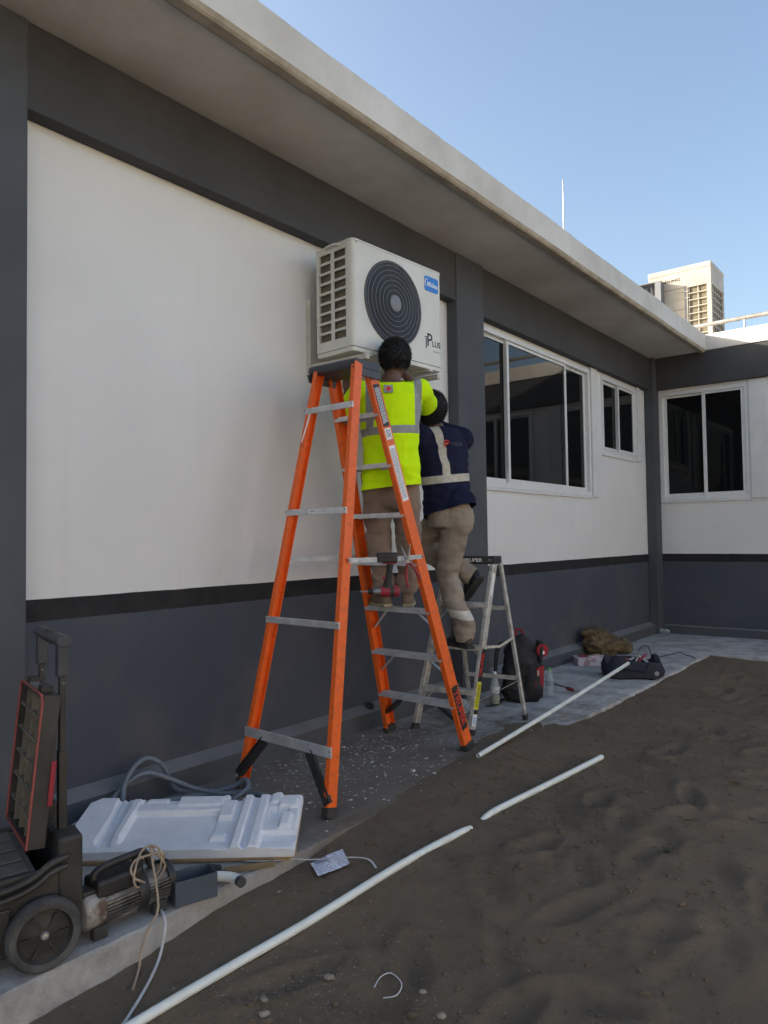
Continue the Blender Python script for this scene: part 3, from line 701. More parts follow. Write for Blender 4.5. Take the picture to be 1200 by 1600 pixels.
    # steel brackets on the wall carrying it
    for k, (y, lb) in enumerate(((3.405, 'cream steel wall bracket under the left end of the condenser'), (4.17, 'cream steel wall bracket under the right end of the condenser'))):
        Bk = thing('wall_bracket', (.02, y, 2.40), lb, 'bracket', 'condenser brackets')
        MB().bb((.001, y - .02, 2.36), (.006, y + .02, 2.86)).build('upright', 'bracket', Bk); MB().bb((.001, y - .024, 2.36), (.04, y - .0205, 2.86)).build('upright_flange', 'bracket', Bk)
        MB().bb((.006, y - .018, 2.395), (.50, y + .018, 2.427)).build('arm', 'bracket', Bk, bevel=.002)
        for z in (2.385, 2.44, 2.80): MB().lathe([(.007, 0), (.007, .006), (.0001, .006)], 8, Matrix.Translation((.006, y + .004, z)) @ Matrix.Rotation(math.radians(90), 4, 'Y')).build('bolt', 'steel', Bk)
    cb = MB(); cb.bb((.0065, 3.495, 2.70), (.0115, 4.15, 2.74)); o_ = cb.build('bracket_crossbar', 'bracket'); tag(o_, 'cream flat crossbar on the wall behind the condenser', 'crossbar')
    # cable cover running down the wall behind the workers
    o_ = MB().bb((.001, 3.86, 1.30), (.022, 3.885, 2.35)).build('cable_duct', 'jamb', bevel=.003); tag(o_, 'thin white cable duct down the wall below the condenser', 'duct')
wall_ac()

# ---- orange step ladder
LA = dict(A0=(.221, 3.906, 0), B0=(.895, 3.858, 0), C0=(.27, 2.576, 0), D0=(.96, 2.537, 0), A1=(.352, 3.235, 2.28), B1=(.665, 3.235, 2.28), C1=(.393, 3.075, 2.28), D1=(.708, 3.075, 2.28))
def orange_ladder():
    q = {k: V(v) for k, v in LA.items()}
    L = thing('step_ladder', (.59, 3.22, 0), 'tall orange fibreglass step ladder with grey treads below the condenser', 'ladder')
    rail = {}
    for k, web, fl in (('A', .085, .034), ('B', .085, .034), ('C', .062, .03), ('D', .062, .03)):
        p0, p1 = q[k + '0'], q[k + '1']; t = (p1 - p0).normalized(); ya = V((0, 1, 0)) - t * t.y; ya.normalize()
        ins = V((1, 0, 0)) if k in 'AC' else V((-1, 0, 0))
        prof = chan(web, fl); yy = t.cross(ya)
        if yy.dot(ins) < 0: prof = [(a, -b) for a, b in prof]
        p0b = p0 + t * .045
        rail[k] = MB().sweep(prof, p0b, p1, ya).build('rail', 'orange', L, bevel=.0018, seg=2)
        # rubber foot
        f = MB().sweep([(-web / 2 - .004, -.006), (web / 2 + .004, -.006), (web / 2 + .004, .036), (-web / 2 - .004, .036)] if prof[2][1] > 0 else [(-web / 2 - .004, .006), (web / 2 + .004, .006), (web / 2 + .004, -.036), (-web / 2 - .004, -.036)], p0 + t * .003, p0 + t * .05, ya)
        f.build('foot', 'rubber', L, bevel=.004)
    def at(k, z):
        return lerp(q[k + '0'], q[k + '1'], z / 2.28)
    ins = .006
    # front treads
    for i in range(1, 8):
        z = .29 * i; a, b = at('A', z), at('B', z); d = (b - a).normalized(); a += d * ins; b -= d * ins; yv = V((-d.y, d.x, 0)); yv = V((0, 1, 0))
        # tread: channel with ribbed top, front lip
        prof = [(-.042, 0), (.042, 0), (.042, -.03), (.038, -.03), (.038, -.004), (-.038, -.004), (-.038, -.026), (-.042, -.026)]
        s = MB().sweep([(x, y) for x, y in prof], a, b, (0, 1, 0)) if d.cross(V((0, 1, 0))).z > 0 else MB().sweep([(x, -y) for x, y in prof], a, b, (0, 1, 0))
        tr = s.build('step', 'alu', L)
        r = MB()
        for k in range(7): yk = -.036 + .012 * k; r.bar(a + V((0, yk, .0012)), b + V((0, yk, .0012)), .004, .0024, (0, 1, 0))
        r.build('tread_ribs', 'alu', tr)
        rv = MB()
        for p, sx in ((at('A', z), -1), (at('B', z), 1)):
            for yy in (-.02, .02): rv.ball(p + V((sx * .001, yy, -.014)), .0045, 8)
        tag(rv.build('rivets', 'steel', tr), kind='stuff')
        if i in (1, 2, 3):                                             # diagonal braces under the lower treads
            for k, sgn in (('A', 1), ('B', -1)):
                p = at(k, z - .15); tgt = lerp(a, b, .26 if k == 'A' else .74) + V((0, .02, -.028))
                MB().bar(p + V((sgn * .008, .02, 0)), tgt, .026 if i > 1 else .05, .004 if i > 1 else .02, (0, 1, 0)).build('brace', 'alu' if i > 1 else 'black_plastic', tr)
    # rear horizontals
    for z in (.29, .87, 1.45, 2.03):
        a, b = at('C', z), at('D', z); d = (b - a).normalized()
        w_ = .05 if z < .5 else .034
        bar = MB().bar(a - d * .004 + V((0, -.034, 0)), b + d * .004 + V((0, -.034, 0)), w_, .012, (0, 0, 1)).build('rear_bar', 'alu', L, bevel=.002)
        rv = MB()
        for p in (a, b): rv.ball(p + V((0, -.041, .006)), .005, 8)
        tag(rv.build('rivets', 'steel', bar), kind='stuff')
        if z < .5:
            for k, tt in (('C', .24), ('D', .76)):
                p = at(k, .07); tgt = lerp(a, b, tt) + V((0, -.03, -.02))
                br = MB(); br.bar(p + V((0, -.03, 0)), tgt, .042, .006, (1, 0, 0))
                for off in (-.021, .021):
                    dd = (tgt - p).normalized(); sd = V((dd.z, 0, -dd.x))
                    br.bar(p + V((0, -.03, 0)) + sd * off, tgt + sd * off, .006, .022, (1, 0, 0))
                br.build('brace', 'black_plastic', bar)
        if 1.4 < z < 1.5: 
            T = fr(lerp(a, b, .46) + V((0, -.0408, 0)), d, (0, 0, 1)); s = MB(T).box((0, 0, 0), (.062, .02, .0008)).build('sticker', 'white_print', bar); text('TRUPER', .012, 'black_print', T @ Matrix.Translation((0, 0, .0006)), s)
        if z > 2:
            MB().tube([lerp(a, b, .12) + V((0, -.045, -.02)), at('C', z - .18) + V((.01, -.03, 0))], .004, 6).build('brace', 'white_print', bar)
    # spreaders with a centre hinge
    for (k1, k2, sx) in (('D', 'B', 1), ('C', 'A', -1)):
        z = 1.19; a, b = at(k1, z) + V((sx * .008, 0, 0)), at(k2, z) + V((sx * .008, 0, 0)); mid = lerp(a, b, .5) + V((0, 0, -.006))
        sp = MB(); sp.bar(a, mid + (b - a).normalized() * .02, .026, .004); sp.bar(mid - (b - a).normalized() * .02 + V((sx * .0045, 0, 0)), b + V((sx * .0045, 0, 0)), .026, .004)
        s = sp.build('spreader', 'alu', L)
        for p in (a, b, mid): MB().lathe([(.008, 0), (.008, .006), (.0001, .008)], 10, Matrix.Translation(p + V((sx * .006, 0, 0))) @ Matrix.Rotation(math.radians(90 * sx), 4, 'Y')).build('pivot', 'steel', s)
    # moulded cap
    c = (q['A1'] + q['B1'] + q['C1'] + q['D1']) / 4
    cp = MB()
    prof = [(-.105, 0), (.105, 0), (.118, .02), (.115, .045), (.10, .053), (-.10, .053), (-.115, .045), (-.118, .02)]
    cp.prism([(a, b) for a, b in prof], .36, fr(c + V((-.182, .0, -.030)), (0, 1, 0), (0, 0, 1)))
    cap = cp.build('top_cap', 'grey_plastic', L, bevel=.01, seg=3)
    ct = MB(); 
    for (x, y, sx, sy) in ((-.12, 0, .05, .14), (.0, .0, .11, .05), (.12, 0, .05, .14)): ct.box(c + V((x, y, .0265)), (sx, sy, .006))
    ct.build('cap_recess', 'black_plastic', cap, bevel=.002)
    for s in (-1, 1): MB().prism([(-.125, 0), (.125, 0), (.11, -.045), (-.11, -.045)], .012, fr(c + V((s * .174 - .008, .0, -.026)), (0, 1, 0), (0, 0, 1))).build('cap_skirt', 'grey_plastic', cap, bevel=.003)
    # labels on the near front rail
    p0, p1 = q['B0'], q['B1']; t = (p1 - p0).normalized(); ya = (V((0, 1, 0)) - t * t.y).normalized(); nrm = t.cross(ya)
    if nrm.x < 0: nrm = -nrm
    def lab(z0, z1, wd, mt, side=0.0): 
        a, b = at('B', z0), at('B', z1); F = fr((a + b) / 2 + nrm * .0012 + ya * side, -t, nrm.cross(-t)); s = MB(F).box((0, 0, 0), ((b - a).length, wd, .0012)).build('sticker', mt, L); return F @ Matrix.Translation((0, 0, .0008)), s
    F, s = lab(.135, .40, .062, 'black_print'); text('TRUPER', .060, 'red_print', F, s, bold=.001, sx=1.05)
    F, s = lab(1.95, 2.19, .058, 'black_print')
    fine_print(F, .21, .05, 5, 'white_print', s)
    F, s = lab(1.875, 1.94, .058, 'white_print'); fine_print(F, .05, .045, 4, 'black_print', s)
    F, s = lab(1.52, 1.84, .058, 'white_print')
    fine_print(F, .30, .05, 6, 'grey_print', s)
    F, s = lab(2.225, 2.255, .05, 'white_print')
orange_ladder()

# ---- small aluminium step ladder
def small_ladder():
    A0, B0 = V((.309, 4.07, 0)), V((.737, 4.137, 0)); D0 = V((.825, 4.727, 0)); C0 = D0 + (A0 - B0) * 1.0
    A1, B1 = V((.40, 4.375, 1.12)), V((.765, 4.43, 1.12)); C1, D1 = V((.405, 4.445, 1.12)), V((.775, 4.50, 1.12))
    L = thing('aluminium_step_ladder', (.55, 4.4, 0), 'small scuffed aluminium step ladder with black top behind the orange one', 'ladder')
    def rail(p0, p1, web, fl, nm, inward):
        t = (p1 - p0).normalized(); ya = (V((0, 1, 0)) - t * t.y).normalized(); pr = chan(web, fl, .003); yy = t.cross(ya)
        if yy.dot(inward) < 0: pr = [(a, -b) for a, b in pr]
        MB().sweep(pr, p0 + t * .03, p1, ya).build(nm, 'alu_worn', L, bevel=.001, seg=1)
        MB().sweep([(-web / 2 - .003, -.004), (web / 2 + .003, -.004), (web / 2 + .003, .026), (-web / 2 - .003, .026)] if pr[2][1] > 0 else [(-web / 2 - .003, .004), (web / 2 + .003, .004), (web / 2 + .003, -.026), (-web / 2 - .003, -.026)], p0, p0 + t * .04, ya).build('foot', 'rubber', L, bevel=.003)
    d = (B0 - A0).normalized()
    rail(A0, A1, .058, .025, 'rail', d); rail(B0, B1, .058, .025, 'rail', -d); rail(C0, C1, .03, .02, 'rear_leg', d); rail(D0, D1, .03, .02, 'rear_leg', -d)
    side = V((-d.y, d.x, 0))
    for z in (.285, .57, .855):
        a, b = lerp(A0, A1, z / 1.12), lerp(B0, B1, z / 1.12)
        prof = [(-.036, 0), (.036, 0), (.036, -.032), (.033, -.032), (.033, -.003), (-.033, -.003), (-.033, -.032), (-.036, -.032)]
        s = MB().sweep(prof, a, b, side); s = s if d.cross(side).z > 0 else MB().sweep([(x, -y) for x, y in prof], a, b, side)
        st = s.build('step', 'alu_worn', L)
        for k, sg in ((a, 1), (b, -1)): MB().bar(k + d * sg * .01 + V((0, 0, -.12)), k + d * sg * .08 + V((0, .01, -.03)), .016, .003, (0, 1, 0)).build('brace', 'alu_worn', st)
    for z in (.30, .80):
        a, b = lerp(C0, C1, z / 1.12), lerp(D0, D1, z / 1.12); MB().bar(a, b, .028, .012).build('rear_bar', 'alu_worn', L)
    for (a0, a1, b0, b1) in ((A0, A1, C0, C1), (B0, B1, D0, D1)):
        a, b = lerp(a0, a1, .50), lerp(b0, b1, .53); mid = lerp(a, b, .52) + V((0, 0, -.03)); m2 = MB(); m2.bar(a, mid, .018, .003); m2.bar(mid, b, .018, .003); m2.build('spreader', 'alu_worn', L)
    MB().bar(lerp(C0, C1, .05), lerp(D0, D1, .26), .02, .004, (0, 1, 0)).build('brace', 'alu_worn', L)
    c = (A1 + B1 + C1 + D1) / 4; F = fr(c + V((0, 0, .02)) - d * .012, d, side)
    cap = MB(F).box((0, 0, 0), (.395, .135, .055)).build('top_cap', 'black_plastic', L, bevel=.008, seg=3)
    T = fr(c + d * .02 - side * .0682 + V((0, 0, .02)), d, (0, 0, 1)); text('TRUPER', .034, 'white_print', T, cap, sx=1.2, bold=.0006); fine_print(T @ Matrix.Translation((.13, 0, 0)), .03, .018, 2, 'grey_print', cap)
    # labels on the near rail's outer web
    t = (B1 - B0).normalized(); ya = (V((0, 1, 0)) - t * t.y).normalized(); nrm = t.cross(ya); nrm = nrm if nrm.x > 0 else -nrm
    def lab(z0, z1, mt, wd=.05):
        a, b = lerp(B0, B1, z0 / 1.12), lerp(B0, B1, z1 / 1.12); F = fr((a + b) / 2 + nrm * .0012, t, nrm.cross(t)); s = MB(F).box((0, 0, 0), ((b - a).length, wd, .001)).build('sticker', mt, L); return F @ Matrix.Translation((0, 0, .0007)), s
    F, s = lab(.34, .55, 'black_print'); text('TRUPER', .045, 'red_print', F, s, sx=1.0, bold=.0006)
    F, s = lab(.165, .335, 'yellow_print'); fine_print(F, .15, .04, 4, 'black_print', s)
    F, s = lab(.135, .162, 'black_print'); F, s = lab(.06, .132, 'white_print'); fine_print(F, .05, .035, 3, 'blue', s)
    F, s = lab(.90, 1.05, 'white_print', .03)
small_ladder()

# ---- people
def limb(mb, pts, n=16):
    """chain of (point, radius): tapered tubes with ball joints"""
    for i, (p, r) in enumerate(pts):
        mb.ball(p, r, n)
        if i: 
            a, ra = pts[i - 1]; mb.tube([a, p], [ra, r], n)
def hand(mb, wrist, d, up, side, grip=.6):
    """palm and five curled fingers; d = direction of the hand, up = back of the hand, side = towards the thumb"""
    d, up, side = V(d).normalized(), V(up).normalized(), V(side).normalized()
    R = Matrix((side, d, up)).transposed()
    mb.ball(V(wrist) + d * .05, .04, 12, (.95, 1.25, .42), R)
    for i, (o, ln) in enumerate(((.030, .072), (.011, .080), (-.009, .074), (-.028, .060))):
        p = V(wrist) + d * .088 + side * o; a = 0; ch = [(p, .0088)]
        for k, f in enumerate((.45, .32, .25)):
            a += grip * (.5 + .45 * k); dd = d * math.cos(a) - up * math.sin(a); p = p + dd * ln * f; ch.append((p, .0084 - .0007 * k))
        limb(mb, ch, 8)
    p = V(wrist) + d * .03 + side * .03; ch = [(p, .012)]
    for k, ln in enumerate((.035, .03, .022)):
        dd = (d * .75 + side * (.65 - .25 * k) - up * (.25 + .3 * k * grip)).normalized(); p = p + dd * ln; ch.append((p, .0105 - .001 * k))
    limb(mb, ch, 8)
def head(mb, c, F, R, U=V((0, 0, 1)), s=1.0):
    Rm = Matrix((R, F, U)).transposed()
    mb.ball(c + U * .02 * s, .1 * s, 20, (.76, .95, 1.02), Rm); mb.ball(c + F * .025 * s - U * .055 * s, .07 * s, 16, (.80, .9, .95), Rm)
    mb.ball(c + F * .065 * s - U * .095 * s, .026 * s, 12, (1.15, .8, .8), Rm)                                       # chin
    mb.ball(c + F * .098 * s - U * .015 * s, .015 * s, 10, (.8, 1.0, 1.7), Rm); mb.ball(c + F * .104 * s - U * .034 * s, .013 * s, 10, (1.3, 1, .8), Rm)   # nose
    mb.ball(c + F * .082 * s - U * .066 * s, .018 * s, 10, (1.5, .7, .6), Rm)                                          # lips
    mb.ball(c + F * .082 * s + U * .022 * s, .03 * s, 10, (1.9, .45, .35), Rm)                                         # brow
    for g in (-1, 1): mb.ball(c + R * g * .086 * s - U * .008 * s - F * .006 * s, .030 * s, 10, (.42, .65, 1.1), Rm)   # ears
def hair(c, F, R, U, s, parent, seed=1, low=-.055):
    mb = MB(); Rm = Matrix((R, F, U)).transposed()
    mb.ball(c + U * .032 * s - F * .012 * s, .112 * s, 24, (.86, .98, .98), Rm); mb.ball(c - F * .045 * s - U * .02 * s, .075 * s, 20, (1.0, .75, .95), Rm)
    me = remesh(mb, .006, 3)
    # trim the face side and the nape
    bm = bmesh.new(); bm.from_mesh(me)
    def keep(p):
        q = p - c; f = q.dot(F); u = q.dot(U); r = abs(q.dot(R))
        return not ((f > .058 * s and u < .055 * s) or (u < low * s) or (u < .0 and f > -.012 * s and r > .05 * s))
    bmesh.ops.delete(bm, geom=[v for v in bm.verts if not keep(v.co)], context='VERTS'); bm.to_mesh(me); bm.free()
    ruffle(me, .0035, (80, 80, 80), seed)
    # short tufts that break up the outline
    r = random.Random(seed); vs = [v.co.copy() for v in me.vertices]; ns = [v.normal.copy() for v in me.vertices]; mb = MB()
    for i in range(4200):
        k = r.randrange(len(vs)); p, n_ = vs[k], ns[k]; d = (n_ + V((r.uniform(-.6, .6), r.uniform(-.6, .6), r.uniform(-.6, .4)))).normalized(); t = d.orthogonal().normalized() * .0022
        l = r.uniform(.008, .02); mb.add([p - t, p + t, p + d * l + t * r.uniform(-2, 2)], [(0, 1, 2)])
    bm = bmesh.new(); bm.from_mesh(me); me2 = mb.mesh('h', fix=False); bm.from_mesh(me2); bm.to_mesh(me); bm.free()
    return link('hair', me, 'hair', parent)
def eyes(c, F, R, U, s, parent):
    for g in (-1, 1): MB().ball(c + F * .083 * s + R * g * .033 * s + U * .004 * s, .0105 * s, 12).build('eye', 'white_print', parent, smooth=True)
def shoe(ankle, d, U, L, parent, upper, sole, high=.06, solet=.022):
    """work shoe: sole, upper with toe box and collar; ankle = centre above heel on the ground line"""
    d = V(d).normalized(); U = (V(U) - d * V(U).dot(d)).normalized(); s = d.cross(U); F = Matrix.Identity(4)
    for i in range(3): F[i][0], F[i][1], F[i][2], F[i][3] = s[i], d[i], U[i], ankle[i]
    out = [(-.03, -.07), (.03, -.07), (.038, -.04), (.036, .03), (.046, .11), (.044, .16), (.028, .195), (0, .205), (-.026, .195), (-.042, .16), (-.042, .11), (-.034, .03), (-.037, -.04)]
    so_ = MB(F).prism(out, solet).build('sole', sole, None, bevel=.006, smooth=True)
    mb = MB(F)
    mb.loft([((0, -.03, solet - .004), (.036, 0, 0), (0, .036, 0)), ((0, -.028, .06), (.034, 0, 0), (0, .037, 0)), ((0, -.02, .06 + high), (.037, 0, 0), (0, .042, 0))], 18)
    mb.ball((0, .055, .028), .06, 16, (.66, 1.45, .95)); mb.ball((0, .135, .03), .042, 16, (.95, 1.35, .82)); mb.ball((0, .02, .06), .045, 16, (.78, 1.3, 1.0)); mb.ball((0, -.04, .035), .037, 14, (.95, .8, 1.1))
    me = remesh(mb, .006, 4)
    bm = bmesh.new(); bm.from_mesh(me); iv = F.inverted()
    for v in bm.verts:
        q = iv @ v.co
        if q.z < solet - .006: q.z = solet - .006; v.co = F @ q
    bm.to_mesh(me); bm.free()
    sh = link('shoe', me, upper, parent); attach(so_, sh)
    # laces
    for k in range(4): MB(F).tube([(-.022, .03 + .02 * k, .088 - .010 * k), (0, .034 + .02 * k, .098 - .010 * k), (.022, .03 + .02 * k, .088 - .010 * k)], .003, 6).build('lace', 'black_plastic' if sole == 'sole' else 'grey_print', sh)
    return sh
def cloth(mb, voxel, amp, sc3, seed, fn=None, iters=4):
    me = remesh(mb, voxel, iters); ruffle(me, amp, sc3, seed, fn); return me
def cut_open(me, tests):
    """remove the closed end-caps of a garment where it opens (neck, hem, cuffs)"""
    bm = bmesh.new(); bm.from_mesh(me)
    bmesh.ops.delete(bm, geom=[v for v in bm.verts if any(t(v.co) for t in tests)], context='VERTS'); bm.to_mesh(me); bm.free()
    return me

def vest_mat(O, F, R, zbelt, yellow):
    """hi-vis cloth with reflective bands: belt, two braces over the shoulders, following the wearer's own frame"""
    g = NB('hi_vis_cloth' if yellow else 'navy_cloth'); P, x, y, z = g.pos()
    sub = _n(g.nt, 'ShaderNodeVectorMath', operation='SUBTRACT'); g.lk(P, sub.inputs[0]); sub.inputs[1].default_value = (O[0], O[1], 0)
    def dot(v): n = _n(g.nt, 'ShaderNodeVectorMath', operation='DOT_PRODUCT'); g.lk(sub.outputs[0], n.inputs[0]); n.inputs[1].default_value = tuple(v); return n.outputs['Value']
    return g, P, dot(R), dot(F), z
def band(g, v, c, w_): return g.math('LESS_THAN', g.math('ABSOLUTE', g.math('SUBTRACT', v, c)), w_ / 2)

def worker_yellow():
    O = V((.535, 3.555, 0)); F = V((-.66, .75, 0)).normalized(); R = V((F.y, -F.x, 0)); U = V((0, 0, 1)); ZS = .8735
    W_ = lambda r, f, z: O + R * r + F * f + V((0, 0, z))
    P = thing('person', (O.x, O.y, ZS), 'worker in bright yellow vest standing on the orange ladder, reaching up', 'person')
    hc = W_(.045, .015, 2.402); Uh = (U * .98 - F * .1).normalized(); Fh = (F + U * .18).normalized()
    Fh = (Fh - Uh * Fh.dot(Uh)).normalized(); Rh = Fh.cross(Uh)
    shL, elL, wrL = W_(-.165, .02, 2.205), W_(-.262, .07, 2.095), W_(-.250, .21, 2.25)
    shR, elR, wrR = W_(.195, .02, 2.215), W_(.255, .20, 2.165), W_(.125, .27, 2.385)
    mb = MB(); head(mb, hc, Fh, Rh, Uh)
    limb(mb, [(W_(.02, .0, 2.24), .058), (W_(.03, .01, 2.33), .052), (hc - Uh * .03, .056)])
    mb.loft([(W_(0, .0, 1.72), R * .15, F * .1), (W_(0, 0, 1.9), R * .14, F * .095), (W_(0, .0, 2.1), R * .165, F * .1), (W_(.01, .0, 2.22), R * .16, F * .08), (W_(.02, .0, 2.27), R * .07, F * .06)])
    limb(mb, [(shL, .056), (lerp(shL, elL, .5), .047), (elL, .040), (lerp(elL, wrL, .35), .040), (wrL, .027)])
    limb(mb, [(shR, .056), (lerp(shR, elR, .5), .047), (elR, .040), (lerp(elR, wrR, .35), .040), (wrR, .027)])
    hand(mb, wrL, (F * .2 + U * .95), -F, R, .8); hand(mb, wrR, (U * .8 - R * .4 + F * .3), -F, -R, .7)
    aL, kL, hL = W_(-.045, .0, ZS + .09), W_(-.075, .02, 1.33), W_(-.085, .0, 1.72)
    aR, kR, hR = W_(.105, -.02, ZS + .09), W_(.115, .01, 1.33), W_(.09, .0, 1.72)
    sft = V((-.062, .078, 0)); aL += sft; aR += sft; kL += sft; kR += sft; hL += sft * .35; hR += sft * .35
    limb(mb, [(hL, .08), (kL, .055), (aL, .04)]); limb(mb, [(hR, .08), (kR, .055), (aR, .04)])
    body = link('body', remesh(mb, .0065, 4, .4), 'skin', P)
    hair(hc, Fh, Rh, Uh, 1.0, P, 4); eyes(hc, Fh, Rh, Uh, 1.0, P)
    # trousers
    mb = MB()
    mb.loft([(W_(.005, .0, 1.62), R * .155, F * .10), (W_(.005, .0, 1.75), R * .155, F * .105), (W_(.005, 0, 1.9), R * .14, F * .09)]); mb.ball(W_(.01, 0, 1.56), .085, 16)
    for (h, k, a, sg) in ((hL, kL, aL, -1), (hR, kR, aR, 1)):
        limb(mb, [(h + V((0, 0, -.04)), .094), (lerp(h, k, .5), .093), (k, .082), (lerp(k, a, .5), .074), (a + V((0, 0, .06)), .070), (a + V((0, 0, .0)), .070)], 18)
        mb.ball(lerp(h, k, .55) + R * sg * .072, .05, 12, (.4, 1, 1.4), Matrix((R, F, U)).transposed())             # cargo pocket
    me = cloth(mb, .0075, .0125, (8, 11, 15), 3, lambda p: .75 + .9 * max(0, 1 - abs(p.z - (ZS + .14)) / .22) + .35 * max(0, 1 - abs(p.z - 1.33) / .18))
    bisect(me, [(W_(.03, 0, ZS + .085), V((0, .0, -1)) + F * .12, None, 0)])
    tr = link('trousers', me, 'trouser1', P)
    shoe(W_(-.045, .0, ZS) + sft, F * .9 - R * .35, U, .27, P, 'boot', 'sole', .04); shoe(W_(.105, -.02, ZS) + sft, F * .95 + R * .1, U, .27, P, 'boot', 'sole', .04)
    # vest / T-shirt
    mb = MB()
    mb.loft([(W_(.01, .0, 1.56), R * .186, F * .142), (W_(.01, .0, 1.68), R * .182, F * .138), (W_(.01, 0, 1.86), R * .172, F * .128), (W_(.01, 0, 2.05), R * .188, F * .125), (W_(.015, .005, 2.17), R * .198, F * .115), (W_(.02, .008, 2.245), R * .165, F * .09), (W_(.025, .012, 2.285), R * .088, F * .075), (W_(.028, .015, 2.31), R * .07, F * .066)], 28)
    for (a, b) in ((shL, elL), (shR, elR)): limb(mb, [(a, .080), (lerp(a, b, .55), .076), (lerp(a, b, .95), .078)], 16)
    me = cloth(mb, .0065, .011, (8, 8, 13), 11, lambda p: .45 + .8 * max(0, min(1, (2.1 - p.z) / .35)))
    dL, dR = (elL - shL).normalized(), (elR - shR).normalized()
    bisect(me, [(W_(0, 0, 1.61), -U + R * .10, None, 0), (elL + dL * .0, dL, elL, .14), (elR + dR * .0, dR, elR, .14), (W_(.027, .014, 2.282), U * .9 - F * .3, W_(.027, .014, 2.29), .11)])
    g, Pn, r, f, z = vest_mat(O, F, R, 1.9, True)
    tape = g.math('MAXIMUM', band(g, g.math('ADD', z, g.math('MULTIPLY', r, -.06)), 1.955, .048), g.math('MULTIPLY', band(g, g.math('ABSOLUTE', g.math('SUBTRACT', r, .03)), .15, .046), g.math('GREATER_THAN', z, 1.955)))
    tape = g.math('MULTIPLY', tape, g.math('LESS_THAN', g.math('ABSOLUTE', r), .215))
    yl = g.mix(g.ramp(g.noise(Pn, 9, 4), .4, .7), (.68, 1.0, .002), (.62, .98, .002))
    g.base(g.mix(tape, yl, g.mix(g.ramp(g.noise(Pn, 30, 3), .4, .6), (.34, .36, .34), (.27, .29, .28)))); g.b.inputs['Roughness'].default_value = .8; g.b.inputs['Specular IOR Level'].default_value = .2
    g.bump(g.noise(Pn, 420, 2), .25, .003)
    vs = link('vest', me, g.m, P)
    # woven label under the collar
    T = fr(W_(-.005, -.112, 2.205), R, U - F * -.25); lb = MB(T).box((0, 0, 0), (.055, .05, .004)).build('patch', 'grey_print', vs, bevel=.001)
    MB(T).lathe([(.0001, .0022), (.015, .0022), (.015, .003), (.0001, .003)], 16).build('emblem', 'red_print', vs)
worker_yellow()

